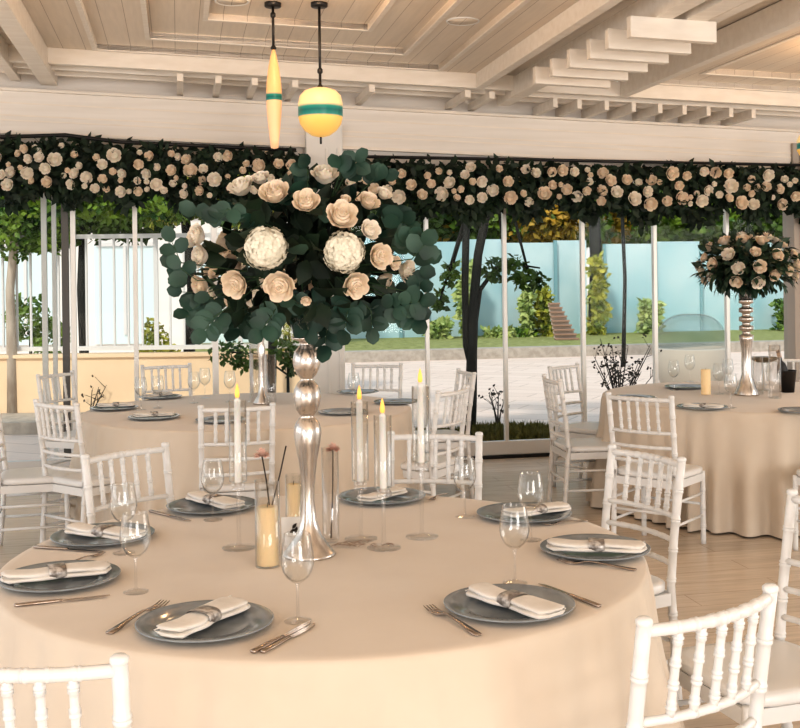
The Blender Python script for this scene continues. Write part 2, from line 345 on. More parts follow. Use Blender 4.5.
# ------------------------------------------------------------------ chair
def ringed(pts, r, rings, n=10, rr=1.16, fin=False):
    """tube with raised bamboo rings at the given fractions"""
    P = [Vector(p) for p in pts]; seg = [(P[i+1]-P[i]).length for i in range(len(P)-1)]; T = sum(seg)
    def at(t):
        d = t*T
        for i, s in enumerate(seg):
            if d <= s or i == len(seg)-1: return P[i].lerp(P[i+1], min(1, d/s))
            d -= s
    ts = set(i/14 for i in range(15)); e = .0045/T
    acc = 0
    for s in seg[:-1]: acc += s; ts.add(acc/T)
    rad = {t: r for t in ts}
    for q in rings:
        for k in (-1, 1):
            c = q+k*e*1.1
            for dd, f in ((-e, 1), (-e*.5, rr), (e*.5, rr), (e, 1)): rad[min(1, max(0, c+dd))] = r*f
    items = sorted(rad.items()); return [at(t) for t, _ in items], [q for _, q in items]
def make_chair():
    c = empty('chiavari_chair', (0, 0, 0)); w = M['white']
    for s in (-1, 1):                                       # back post runs from foot to finial
        pts = [(s*.185, -.225, 0), (s*.188, -.205, .25), (s*.19, -.19, .45), (s*.192, -.205, .62), (s*.195, -.245, .90)]
        p, r = ringed(pts, .0155, (.2, .38, .52, .64, .76, .88), 12)
        b = MB().path(p, r, 12); b.lathe([(.0155, -.002), (.0175, .001), (.0172, .009), (.012, .014), (0, .0155)], 14, (s*.195, -.245, .90)); b.build('back_post', w, c)
        p, r = ringed([(s*.19, .19, 0), (s*.19, .185, .43)], .0155, (.25, .5, .75), 12); MB().path(p, r, 12).build('leg', w, c)
    def arc(z, y, hw=.185, bow=.035, n=8): return [(x*hw, y-bow*(1-x*x), z) for x in [-1+2*i/n for i in range(n+1)]]
    yz = lambda z: -.19-(.055*(max(0, z-.45)/.45)**1.3)
    p, r = ringed(arc(.885, yz(.885), .192), .013, (.18, .30, .42, .5, .58, .70, .82), 10, 1.12); MB().path(p, r, 10).build('top_rail', w, c)
    for z in (.695, .61, .525):
        p, r = ringed(arc(z, yz(z)), .0105, (.2, .35, .5, .65, .8), 8, 1.12); MB().path(p, r, 8).build('back_rail', w, c)
    for x in (-.116, -.058, 0, .058, .116):
        q = x/.19; p, r = ringed([(x, yz(.70)-.035*(1-q*q), .70), (x, yz(.88)-.035*(1-q*q), .88)], .0092, (.12, .36, .62, .88), 8, 1.3); MB().path(p, r, 8).build('spindle', w, c)
    b = MB(); n = 36; rings_ = []
    def outl(k, e): 
        t = 2*math.pi*k/n; cx, cy = math.cos(t), math.sin(t); p = 5
        s = (abs(cx)**p+abs(cy)**p)**(-1/p); x, y = cx*s*(.21+e), cy*s*(.205+e)
        return x*(1+.04*(y/.2)), y
    for e, z in ((-.03, .425), (-.003, .428), (0, .436), (0, .452), (-.006, .460), (-.03, .463), (-.09, .459)):
        rings_.append([(*outl(k, e), z) for k in range(n)])
    vs = [p for rg in rings_ for p in rg]; fs = []
    for i in range(len(rings_)-1):
        for k in range(n): fs.append((i*n+k, i*n+(k+1) % n, (i+1)*n+(k+1) % n, (i+1)*n+k))
    fs.append(tuple((len(rings_)-1)*n+k for k in range(n))); fs.append(tuple(n-1-k for k in range(n)))
    b.add(vs, fs, True); b.build('seat', w, c)
    for z in (.40,):
        bb = MB()
        for s in (-1, 1): bb.box((s*.19, 0, z), (.022, .36, .045)); bb.box((0, s*.187, z), (.36, .022, .045))
        bb.build('seat_apron', w, c)
    for s in (-1, 1):
        for z in (.17, .30):
            MB().path([(s*.189, -.212, z), (s*.19, .187, z)], .0085, 8).build('stretcher', w, c)
    for y, z in ((.187, .235), (-.208, .235)): MB().path([(-.188, y, z), (.188, y, z)], .0085, 8).build('stretcher', w, c)
    return c
T1 = W(330, 560, .75); T1 = Vector((-.235, 3.385, 0)); T2 = Vector((-1.0, 7.25, 0)); T3 = Vector((2.50, 7.74, 0))
def chair_at(a, b_, tgt, label, group, width=.39):
    A = W(*a, .905); B = W(*b_, .905); mid = (A+B)/2; d = (B-A); d.z = 0; d.normalize(); n = Vector((-d.y, d.x, 0))
    tv = Vector((tgt.x, tgt.y, 0))-Vector((mid.x, mid.y, 0))
    if n.dot(tv) < 0: n = -n
    loc = Vector((mid.x, mid.y, 0))+n*.245
    rz = math.atan2(n.y, n.x)-math.pi/2
    o = inst(make_chair, 'chair', loc, rz); tag(o, label, 'chair', group); return o
def chair_dir(p, ang, label, group):          # p: world top-rail midpoint, ang: facing direction (deg, 90 = away from camera)
    n = Vector((math.cos(R(ang)), math.sin(R(ang)), 0)); loc = Vector((p[0], p[1], 0))+n*.245
    o = inst(make_chair, 'chair', loc, R(ang)-math.pi/2); tag(o, label, 'chair', group); return o
G1, G2, G3 = 'chairs around the near table', 'chairs around the left rear table', 'chairs around the right rear table'
chair_at((610, 446), (684, 460), T1, 'white chiavari chair at the right edge of the near table, partly behind its cloth', G1)
chair_at((647, 621), (768, 589), T1, 'white chiavari chair largest in the lower right corner, seen from behind', G1)
chair_dir((1.27, 3.27), 197, 'white chiavari chair cut by the right edge, seat showing behind the lower right chair', G1)
a = W(118, 658, .905); chair_dir((a.x-.19, a.y+.005), 86, 'white chiavari chair back cut off at the bottom left corner', G1)
chair_at((82, 457), (168, 444), T1, 'white chiavari chair at the left of the near table behind two wine glasses', G1)
chair_at((393, 433), (477, 434), T1, 'white chiavari chair beyond the near table, seen behind the glass candle holders', G1)
chair_at((194, 407), (279, 404), T2, 'white chiavari chair seen squarely from behind, just behind the left taper candle', G2)
chair_at((435, 393), (470, 386), T2, 'white chiavari chair at the right front of the left rear table', G2)
chair_at((457, 369), (476, 374), T2, 'white chiavari chair beside the dark tree trunk, right of the left rear table', G2)
chair_at((353, 364), (401, 364), T2, 'white chiavari chair beyond the left rear table, right of the silver vase', G2)
chair_at((143, 366), (189, 364), T2, 'white chiavari chair beyond the left rear table, below the small yellow-green bush', G2)
chair_at((35, 376), (75, 371), T2, 'white chiavari chair farther back at the left end of the left rear table', G2)
chair_at((31, 400), (82, 405), T2, 'white chiavari chair at the left end of the left rear table, nearer of two', G2)
chair_dir((-2.42, 6.55), 14, 'white chiavari chair cut off by the left edge of the picture', G2)
chair_dir((1.51-.245*.62, 6.53-.245*.785), 52, 'white chiavari chair with its back to the camera before the right rear table', G3)
chair_at((551, 367), (576, 364), T3, 'white chiavari chair farthest left of the right rear table, its ladder back facing us', G3)
chair_dir((1.02, 7.52), 8, 'white chiavari chair seen side-on at the left of the right rear table', G3)
chair_dir((2.52+.16, 6.36-.19), 130, 'white chiavari chair cut off by the right edge before the right rear table', G3)
chair_dir((3.18, 9.0), 250, 'white chiavari chair at the far side of the right rear table, at the right edge', G3)

# ------------------------------------------------------------------ tables and cloths
def table(c, r, label, clabel, seed, drop=.742, flare=.08, amp=.05):
    t = empty('round_table', (c.x, c.y, 0)); tag(t, label, 'table', 'round banquet tables')
    MB().lathe([(0, .715), (r-.02, .715), (r-.012, .722), (r-.012, .735), (r-.02, .740), (0, .740)], 64).build('tabletop', M['paint'], t)
    for k in range(4):
        a = k*math.pi/2+.6; MB().path([(math.cos(a)*r*.6, math.sin(a)*r*.6, .715), (math.cos(a)*r*.68, math.sin(a)*r*.68, 0)], .018, 10).build('leg', M['alu'], t)
    rnd = random.Random(seed); n = 384; prof = []
    nf = 26; ph = []; th = 0
    bumps = []
    while th < 2*math.pi-.12:
        wd = rnd.uniform(.11, .22); bumps.append((th+wd/2, wd, rnd.uniform(.3, 1.3))); th += wd
    def fold(t):
        s = 0
        for (m, wd, am) in bumps:
            d = (t-m+math.pi) % (2*math.pi)-math.pi
            if abs(d) < wd*.5: s += am*math.cos(d/wd*math.pi)**2
        return s-.45
    vs = []; fs = []
    rings_ = [(r*.0+.001, .750), (r*.5, .7502), (r-.03, .7502), (r-.006, .749), (r+.002, .744), (r+.005, .734)]
    rr = []
    for q, z in rings_: rr.append([(q, z)]*n)
    N = 26
    fo = [fold(2*math.pi*k/n) for k in range(n)]
    for i in range(1, N+1):
        s = i/N; z = .734-s*(.734-.012)
        rr.append([(r+.005+flare*s**.9+amp*fo[k]*min(1, s*1.5)**1.2*(1+.8*s)+.004*math.sin(9*s+fo[k]*3), z) for k in range(n)])
    for ringr in rr:
        for k in range(n):
            t = 2*math.pi*k/n; q, z = ringr[k]; vs.append((q*math.cos(t), q*math.sin(t), z))
    for i in range(len(rr)-1):
        for k in range(n): fs.append((i*n+k, i*n+(k+1) % n, (i+1)*n+(k+1) % n, (i+1)*n+k))
    cl = MB().add(vs, fs, True).build('tablecloth', M['cloth']); cl.location = (c.x, c.y, 0); tag(cl, clabel, 'tablecloth', 'beige tablecloths')
table(T1, .955, 'large round banquet table nearest the camera, hidden under its cloth', 'beige cloth over the near round table, laid for dinner with silver vase in the middle', 3)
table(T2, 1.06, 'round banquet table at left rear, hidden under its cloth', 'beige cloth over the left rear round table, behind the near table', 4)
table(T3, 1.08, 'round banquet table at right rear, hidden under its cloth', 'beige floor-length cloth over the right rear round table by the glass wall', 5, flare=.035, amp=.075)
ZTOP = .7508

# ------------------------------------------------------------------ tableware prototypes
def make_plate():
    return MB().lathe([(0, .002), (.085, 0), (.10, .002), (.135, .006), (.160, .013), (.1645, .0155), (.165, .0175), (.162, .0185), (.140, .0135), (.113, .0085), (.108, .006), (.10, .0045), (0, .004)], 64).build('charger_plate', M['plate'])
def make_napkin():
    c = empty('napkin', (0, 0, 0)); b = MB(); n = 20; L = .255; N = 24
    for lay, (w, h, z, sh) in enumerate(((.074, .012, .006, 0), (.070, .013, .0165, .002))):
        vs = []; fs = []
        for i in range(N+1):
            t = -1+2*i/N; x = t*L/2*(1-.02*lay); pin = 1-.22*math.exp(-(t/.22)**2); ee = 1-.5*max(0, abs(t)-.96)/.04
            wob = .0025*math.sin(t*7+lay*2)
            for k in range(n):
                a = 2*math.pi*k/n; ca, sa = math.cos(a), math.sin(a)
                vs.append((x+.006*sa*(1 if t > 0 else -1)*(abs(t) > .9), wob+sh+w/2*pin*ee*math.copysign(abs(ca)**.6, ca)*(1+.10*t), z+.002*math.sin(t*5)*lay+h/2*(1+.28*(1-pin)*4)*ee*math.copysign(abs(sa)**.75, sa)*(1 if lay else 1)))
        for i in range(N):
            for k in range(n): fs.append((i*n+k, i*n+(k+1) % n, (i+1)*n+(k+1) % n, (i+1)*n+k))
        fs.append(tuple(range(n-1, -1, -1))); fs.append(tuple(N*n+k for k in range(n)))
        b.add(vs, fs, True)
    # rolled fold lines at both ends
    for s in (-1, 1):
        b.path([(s*L/2, -.026, .012), (s*(L/2+.001), 0, .0115), (s*L/2, .026, .013), (s*L/2, .032, .016), (s*L/2, .018, .0215)], .0012, 5)
    b.build('cloth', M['napkin'], c)
    vs = []; fs = []; n = 24
    for x in (-.021, -.020, .020, .021):
        for k in range(n):
            a = 2*math.pi*k/n; ca, sa = math.cos(a), math.sin(a); e = .0 if abs(x) > .0205 else .0012
            vs.append((x, .001+(.0315+e)*math.copysign(abs(ca)**.7, ca), .0130+(.0155+e)*math.copysign(abs(sa)**.8, sa)))
    for i in range(3):
        for k in range(n): fs.append((i*n+k, i*n+(k+1) % n, (i+1)*n+(k+1) % n, (i+1)*n+k))
    tag(MB().add(vs, fs, True).build('napkin_band', M['band'], c), 'mottled grey band around the napkin')
    return c
def make_glass():
    c = empty('wine_glass', (0, 0, 0)); g = M['glass']
    MB().lathe([(0, 0), (.033, 0), (.0345, .0012), (.033, .0024), (.012, .005), (.005, .010)], 32).build('foot', M['foot'], c)
    MB().lathe([(.005, .010), (.0038, .02), (.0034, .05), (.0036, .080), (.006, .092)], 16).build('stem', M['acrylic'], c)
    MB().lathe([(.006, .092), (.016, .098), (.028, .108), (.037, .124), (.0415, .142), (.041, .160), (.037, .185), (.0325, .212), (.0320, .2135), (.0310, .212), (.0355, .185), (.0395, .160), (.040, .142), (.0355, .125), (.0265, .1095), (.015, .1), (0, .097)], 36).build('bowl', g, c)
    return c
def make_fork():
    b = MB()
    # profile along x: handle end at -.10, tines to +.10
    def strip(pts):
        vs = []; fs = []
        for x, w, z, t in pts: vs += [(x, -w, z-t), (x, w, z-t), (x, w, z+t), (x, -w, z+t)]
        for i in range(len(pts)-1):
            for k in range(4): fs.append((i*4+k, i*4+(k+1) % 4, (i+1)*4+(k+1) % 4, (i+1)*4+k))
        fs += [(3, 2, 1, 0), tuple((len(pts)-1)*4+k for k in range(4))]; b.add(vs, fs, True)
    strip([(-.100, .0055, .0025, .0012), (-.096, .0085, .0025, .0013), (-.07, .008, .004, .0013), (-.03, .0045, .008, .0013), (.02, .003, .011, .0014), (.036, .0045, .008, .0013), (.046, .0105, .0055, .0012), (.058, .0125, .004, .0011), (.062, .0125, .004, .001)])
    for y in (-.0105, -.0035, .0035, .0105):
        vs = []; fs = []; pts = [(.060, .0019, .004, .001), (.08, .0015, .0035, .0009), (.104, .0006, .0085, .0005)]
        for x, w, z, t in pts: vs += [(x, y-w, z-t), (x, y+w, z-t), (x, y+w, z+t), (x, y-w, z+t)]
        for i in range(2):
            for k in range(4): fs.append((i*4+k, i*4+(k+1) % 4, (i+1)*4+(k+1) % 4, (i+1)*4+k))
        fs += [(3, 2, 1, 0), (8, 9, 10, 11)]; b.add(vs, fs, True)
    return b.build('fork', M['steel'])
def make_knife():
    c = empty('knife', (0, 0, 0))
    vs = []; fs = []; n = 10; pts = [(-.118, .004, .003), (-.114, .0085, .0042), (-.06, .0075, .004), (-.01, .0055, .0035), (0, .005, .003)]
    for x, w, h in pts:
        for k in range(n): a = 2*math.pi*k/n; vs.append((x, w*math.cos(a), .0045+h*math.sin(a)))
    for i in range(len(pts)-1):
        for k in range(n): fs.append((i*n+k, i*n+(k+1) % n, (i+1)*n+(k+1) % n, (i+1)*n+k))
    fs += [tuple(range(n-1, -1, -1)), tuple((len(pts)-1)*n+k for k in range(n))]
    MB().add(vs, fs, True).build('handle', M['steel'], c)
    vs = []; fs = []; pts = [(0, -.004, .004), (.012, -.008, .005), (.06, -.0085, .006), (.10, -.006, .006), (.118, .002, .0055)]
    for x, y0, y1 in pts: vs += [(x, y0, .0035), (x, y0, .0042), (x, y1, .0052), (x, y1, .0032)]
    for i in range(len(pts)-1):
        for k in range(4): fs.append((i*4+k, i*4+(k+1) % 4, (i+1)*4+(k+1) % 4, (i+1)*4+k))
    fs += [(3, 2, 1, 0), tuple(16+k for k in range(4))]
    MB().add(vs, fs, False).build('blade', mat('blade_steel', (.62, .55, .50), .18, 1) if 'bl' not in M else M['bl'], c)
    return c
def plate(px, py, label, g, sc_=1, z=ZTOP):
    p = W(px, py, z+.009); o = inst(make_plate, 'plate', (p.x, p.y, z), random.uniform(0, 6), sc_); tag(o, label, 'plate', g); return o
def napkin(a, b_, label, g, z=ZTOP+.0140, sc_=1):
    A = W(*a, z+.012); B = W(*b_, z+.012); m = (A+B)/2; rz = math.atan2(B.y-A.y, B.x-A.x)
    o = inst(make_napkin, 'napkin', (m.x, m.y, z), rz, sc_*min(1.12, max(.95, (A-B).length/.255))); tag(o, label, 'napkin', g); return o
def wglass(px, py, label, g, sc_=1):
    p = W(px, py, ZTOP); o = inst(make_glass, 'glass', (p.x, p.y, ZTOP), random.uniform(0, 6), sc_); tag(o, label, 'glass', g); return o
def cut(kind, a, b_, label, g, z=ZTOP, dz=0):    # a: handle end, b: tip
    A = W(*a, z); B = W(*b_, z); m = (A+B)/2; rz = math.atan2(B.y-A.y, B.x-A.x)
    o = inst(make_fork if kind == 'fork' else make_knife, kind, (m.x, m.y, z+dz), rz, min(1.25, max(.85, (A-B).length/(.208 if kind == 'fork' else .236)))); tag(o, label, kind, g); return o
gp, gn, gg, gk, gf = 'grey charger plates on the near table', 'napkins on the near table', 'wine glasses on the near table', 'knives on the near table', 'forks on the near table'
plate(205, 623, 'blue-grey charger plate at the near left front of the near table, napkin lying diagonally', gp)
plate(509, 605, 'blue-grey charger plate at the right front of the near table beside a fork', gp)
plate(595, 549, 'grey charger plate at the right rim of the near table', gp)
plate(524, 514, 'grey charger plate far right of centre on the near table, behind two wine glasses', gp)
plate(382, 497, 'dark grey charger plate at the far side of the near table behind the taper candles', gp)
plate(212, 506, 'grey charger plate at the far left of the near table behind the left taper holder', gp)
plate(103, 536, 'grey charger plate at the left of the near table behind two wine glasses', gp)
plate(60, 578, 'grey charger plate at the left rim of the near table, cut by the picture edge', gp)
napkin((163, 636), (241, 600), 'rolled cream napkin lying diagonally on the near left front plate', gn)
napkin((470, 588), (560, 615), 'rolled cream napkin slanting down to the right on the right front plate', gn)
napkin((547, 545), (646, 547), 'cream napkin lying level on the plate at the right rim', gn)
napkin((507, 514), (566, 505), 'cream napkin on the far right plate beside a fork', gn)
napkin((364, 499), (400, 489), 'cream napkin on the far plate behind the taper candles', gn)
napkin((183, 493), (247, 508), 'cream napkin on the far left plate behind the left taper holder', gn)
napkin((60, 527), (150, 537), 'cream napkin on the left plate behind two wine glasses', gn)
napkin((-2, 579), (113, 566), 'cream napkin on the plate cut by the left picture edge', gn)
wglass(136, 592, 'wine glass standing at the left front between the two left plates', gg)
wglass(124, 553, 'wine glass at the left, just behind the nearer left wine glass', gg)
wglass(298, 621, 'wine glass front centre before the silver vase', gg)
wglass(515, 583, 'wine glass right of centre at the rim of the right front plate', gg)
wglass(531, 540, 'wine glass beside the far right plate, behind another wine glass', gg)
wglass(465, 517, 'wine glass at the far side right of the taper candles', gg, .98)
wglass(213, 520, 'wine glass before the far left plate, left of the taper holder', gg, .98)
cut('fork', (104, 637), (168, 603), 'fork left of the near left front plate', gf)
cut('knife', (252, 654), (312, 623), 'knife right of the near left front plate, its dark handle outermost', gk)
cut('knife', (262, 654), (316, 625), 'knife right of the near left front plate, the inner of the pair', gk)
cut('fork', (480, 637), (428, 609), 'fork left of the right front plate with tines pointing up left', gf)
cut('knife', (600, 608), (540, 585), 'knife right of the right front plate', gk)
cut('fork', (638, 571), (558, 562), 'fork in front of the plate at the right rim', gf)
cut('fork', (588, 521), (543, 526), 'fork beside the far right plate', gf)
cut('fork', (446, 494), (430, 501), 'fork right of the far plate behind the taper candles', gf)
cut('knife', (34, 548), (103, 553), 'knife in front of the left plate behind two wine glasses', gk)
cut('knife', (14, 607), (110, 597), 'knife in front of the plate cut by the left picture edge', gk)
cut('knife', (150, 512), (190, 522), 'knife left of the far left plate', gk)
cut('fork', (68, 565), (97, 556), 'fork behind the plate cut by the left picture edge', gf)

# taper candles in tall glass holders
def holder(px, py, cup, tube, fl, label, clabel):
    p = W(px, py, ZTOP); c = empty('candle_holder', (p.x, p.y, ZTOP)); tag(c, label, 'candle holder', 'tall glass candle holders'); g = M['acrylic']
    MB().lathe([(0, 0), (.052, 0), (.0535, .002), (.052, .004), (.014, .0055), (.008, .012)], 32).build('base', M['foot'], c)
    MB().lathe([(.008, .012), (.0065, .03), (.0062, cup-.045), (.009, cup-.03)], 16).build('stem', g, c)
    MB().lathe([(.009, cup-.03), (.019, cup-.028), (.0205, cup-.02), (.014, cup-.016), (.0205, cup-.012), (.0205, cup-.003), (.0135, cup), (.0115, cup+.001), (.0115, cup-.012), (0, cup-.0125)], 24).build('cup', g, c)
    MB().lathe([(.0145, cup+.003), (.0265, cup+.003), (.0275, cup+.006), (.0275, tube), (.0262, tube), (.0262, cup+.0065)], 32).build('chimney', M['glass'], c)
    t = empty('taper_candle', (p.x, p.y, ZTOP)); tag(t, clabel, 'candle', 'white taper candles')
    MB().lathe([(0, cup-.012), (.0105, cup-.012), (.0108, cup), (.0100, fl-.055), (.006, fl-.048), (0, fl-.047)], 20).build('wax', M['taper'], t)
    MB().lathe([(0, fl-.047), (.0065, fl-.045), (.0078, fl-.034), (.006, fl-.02), (.0025, fl-.006), (0, fl)], 14).build('flame_tip', M['flame'], t)
holder(239, 548, .205, .46, .515, 'tall clear glass candle holder left of the cream pillar candle', 'white taper candle with amber flame tip, leftmost on the near table')
holder(361, 539, .185, .44, .495, 'tall clear glass candle holder right beside the silver vase', 'white taper candle with amber tip nearest the silver vase')
holder(384, 548, .185, .41, .465, 'tall clear glass candle holder nearest the camera of the three right of the vase', 'shortest white taper candle with amber tip, middle of the three right of the vase')
holder(422, 537, .24, .485, .545, 'tallest clear glass candle holder, rightmost on the near table', 'tallest white taper candle with amber tip, rightmost on the near table')
def pillar_candle(p, r, h, hw, label, glabel):
    c = empty('pillar_candle', p); tag(c, label, 'candle')
    MB().lathe([(0, .005), (r-.005, .005), (r-.004, .008), (r-.004, hw-.003), (r-.008, hw), (0, hw-.004)], 32).build('wax', M['wax'], c)
    MB().path([(0, 0, hw-.004), (.001, 0, hw+.01)], .0012, 6).build('wick', M['stem'], c)
    if h:
        g = empty('candle_glass', p); tag(g, glabel, 'glass')
        MB().lathe([(0, 0), (r, 0), (r+.0008, .003), (r, h), (r-.0018, h), (r-.002, .004), (0, .004)], 36).build('cylinder', M['glass'], g)
p = W(268, 566, ZTOP); pillar_candle(p, .036, .25, .175, 'cream pillar candle in a glass cylinder left of the wine glass before the silver vase', 'clear glass cylinder around the cream pillar candle left of the vase')
p2 = W(294, 536, ZTOP); pillar_candle(p2, .026, .20, .17, 'cream pillar candle half hidden behind the silver vase', 'clear glass cylinder around the candle half hidden behind the silver vase')
def flower_stick(a, b_, label, head=True):
    o = empty('dried_flower', a); tag(o, label, 'flower' if head else 'twig'); d = Vector(b_)-Vector(a)
    MB().path([(0, 0, 0), d*.5+Vector((.002, 0, 0)), d], .0024, 6).build('stem', M['stem'], o)
    if head:
        b = MB()
        for k in range(34):
            t = k*2.4; e = .2+.8*(k/34); v = Vector((math.cos(t)*e, math.sin(t)*e*.6-.3, .9-e)); b.leaf(d, v, (0, 0, 1), .027, .017, cup=.3)
        b.build('flower_head', M['pinkf'], o)
def ats(px, py, Y): return WY(px, py, Y)
yv = p.y
flower_stick(Vector((p.x+.006, yv, ZTOP+.178)), ats(262, 456, yv), 'dark stem with small pink flower standing in the pillar candle glass')
flower_stick(Vector((p.x+.014, yv, ZTOP+.178)), ats(286, 446, yv), 'bare dark stick leaning right out of the pillar candle glass', False)
# table card with leaf print
pc = W(292, 545, ZTOP); cd = empty('table_card', pc, R(8)); tag(cd, 'small white table card with grey leaf print left of the silver vase foot', 'card')
b = MB(); b.hexa([(-.032, -.001, 0), (.032, -.001, 0), (.032, .001, 0), (-.032, .001, 0)], [(-.032, .014, .085), (.032, .014, .085), (.032, .016, .085), (-.032, .016, .085)])
b.hexa([(-.032, .03, 0), (.032, .03, 0), (.032, .032, 0), (-.032, .032, 0)], [(-.032, .016, .085), (.032, .016, .085), (.032, .018, .085), (-.032, .018, .085)]); b.build('folded_paper', M['paper'], cd)
b = MB()
for (x, z, a) in ((-.006, .038, 30), (.010, .036, 70), (.002, .05, 50)): b.leaf((x, -.0025+z*.17, z), (math.cos(R(a)), .17*math.sin(R(a)), math.sin(R(a))), (0, -1, .17), .022, .012, cup=0)
b.build('leaf_print', M['stem'], cd)
# tall slim glass vase with blossom
pt = W(331, 542, ZTOP); g = empty('glass_vase', pt); tag(g, 'tall slim glass tube vase holding a pink blossom, right of the silver vase', 'vase')
MB().lathe([(0, .0), (.018, .0), (.0255, .008), (.027, .02), (.027, .30), (.0255, .30), (.0255, .022), (.018, .01), (0, .008)], 32).build('tube', M['acrylic'], g)
flower_stick(pt+Vector((0, 0, .012)), ats(333, 450, pt.y), 'twig with pale pink blossom inside the tall tube vase')
sp = W(356, 546, ZTOP); s_ = MB()
for k in range(18):
    a = random.uniform(0, 6.28); q = Vector((random.uniform(-.09, .11), random.uniform(-.03, .03), .004))
    e = q+Vector((math.cos(a)*.035, math.sin(a)*.03, .004)); s_.path([q, (q+e)/2+Vector((0, 0, .004)), e], .0012, 5)
    for j in range(2): s_.leaf((q+e)/2, (math.cos(a+j*2-1), math.sin(a+j*2-1), .2), (0, 0, 1), .015, .006)
o = s_.build('dried_sprig', mat('dried_twig', (.38, .27, .20), .8)); o.location = sp; tag(o, 'dried brown sprig lying on the cloth between the silver vase and the taper holders', 'sprig')

# ------------------------------------------------------------------ silver vases
def vase(p, s, prof, cupz, label):
    c = empty('silver_vase', p); tag(c, label, 'vase', 'tall silver flower stands')
    MB().lathe(prof, 40).build('body', M['silver'], c)
    MB().lathe([(.012, cupz-.002), (.045, cupz), (.048, cupz+.006), (.044, cupz+.012), (.050, cupz+.06), (.047, cupz+.06), (.041, cupz+.012), (0, cupz+.01)], 32).build('cup', M['acrylic'], c)
    return c
pv = W(309, 555, ZTOP); pv = Vector((pv.x, pv.y, ZTOP)); k = pv.y/F
def yz_(y): return (555-y)*k
prof = [(0, 0), (26*k, 0), (27*k, .004), (25*k, .010), (20*k, yz_(545)), (13*k, yz_(535)), (8*k, yz_(520)), (6*k, yz_(500)), (6.5*k, yz_(485)), (9*k, yz_(462)), (12.5*k, yz_(444)), (14*k, yz_(432)), (12.5*k, yz_(424)), (8*k, yz_(418)), (6.5*k, yz_(416)), (8*k, yz_(414)), (11.5*k, yz_(409)), (14*k, yz_(399)), (13*k, yz_(389)), (9.5*k, yz_(383)), (6.5*k, yz_(380)), (6.5*k, yz_(378)), (10*k, yz_(374)), (13.5*k, yz_(366)), (14*k, yz_(359)), (12*k, yz_(351)), (8*k, yz_(346)), (6.5*k, yz_(344)), (8*k, yz_(341)), (15*k, yz_(339)), (15.5*k, yz_(337)), (6*k, yz_(335)), (4*k, yz_(330)), (4*k, yz_(290)), (0, yz_(290))]
vase(pv, 1, prof, yz_(337), 'tall silver vase with stacked bulbs in the middle of the near table')
pv3 = W(747, 395, ZTOP); k3 = pv3.y/F
y3 = lambda y: (396-y)*k3
prof3 = [(0, 0), (12*k3, 0), (12*k3, .01), (9*k3, y3(388)), (5*k3, y3(375)), (5*k3, y3(352)), (6.5*k3, y3(342))]
for yy in (338, 329, 320, 311, 302): prof3 += [(7*k3, y3(yy+2)), (7*k3, y3(yy-2)), (4*k3, y3(yy-3)), (4*k3, y3(yy-6))]
prof3 += [(3*k3, y3(285)), (0, y3(285))]
vase(pv3, 1, prof3, y3(304), 'tall ringed silver flower stand on the right rear table')
pv2 = W(262, 404, ZTOP); k2 = pv2.y/F; y2 = lambda y: (405-y)*k2
prof2 = [(0, 0), (9*k2, 0), (9*k2, .012), (4*k2, y2(396)), (2.5*k2, y2(385)), (3*k2, y2(360)), (4*k2, y2(350)), (2.5*k2, y2(343)), (5*k2, y2(336)), (2.5*k2, y2(330)), (3*k2, y2(285)), (0, y2(285))]
vase(pv2, 1, prof2, y2(335), 'tall silver flower stand on the left rear table, glimpsed below the big bouquet')

# ------------------------------------------------------------------ flowers
def rose_mesh(name, m, seed, openk=1.0):
    b = MB(); rn = random.Random(seed)
    b.lathe([(0, -.35), (.35, -.3), (.55, -.05), (.5, .25), (.25, .38), (0, .4)], 10)
    def petal(th, r0, h, w, lean, roll):
        N = 4; Mx = 5; vs = []; fs = []
        for i in range(N+1):
            s = i/N
            for j in range(Mx+1):
                t = -1+2*j/Mx; ww = w*math.sqrt(max(.02, 1-(max(0, s-.35)/.72)**2)) if s > .35 else w*(.55+.45*s/.35)
                a = th+t*ww; rr = r0*(.35+.65*s**.6)+lean*s*s+roll*max(0, s-.75)*1.5+.02*math.sin(2*t+th*5)*s
                z = -.4+h*s-roll*max(0, s-.8)*.8-.06*t*t*s
                vs.append((rr*math.cos(a), rr*math.sin(a), z))
        for i in range(N):
            for j in range(Mx): q = i*(Mx+1)+j; fs.append((q, q+1, q+Mx+2, q+Mx+1))
        b.add(vs, fs, True)
    for lay, (n, r0, h, w, lean, roll) in enumerate([(3, .16, 1.12, 1.35, -.02, .0), (4, .32, 1.10, 1.15, -.02, .02), (5, .50, 1.05, .98, .0, .04), (5, .68, .95, .92, .04, .08), (6, .84, .78, .80, .08, .10)]):
        for k in range(n): petal(2*math.pi*k/n+lay*.7+rn.uniform(-.15, .15), r0, h*rn.uniform(.95, 1.05), w, lean*openk, roll)
    me = b.build(name, m); d = me.data; bpy.data.objects.remove(me); return d
rose_d = [rose_mesh('rose', M['rose'], 1), rose_mesh('rose', M['rosew'], 2, 1.3), rose_mesh('rose', M['rose'], 5, .7)]
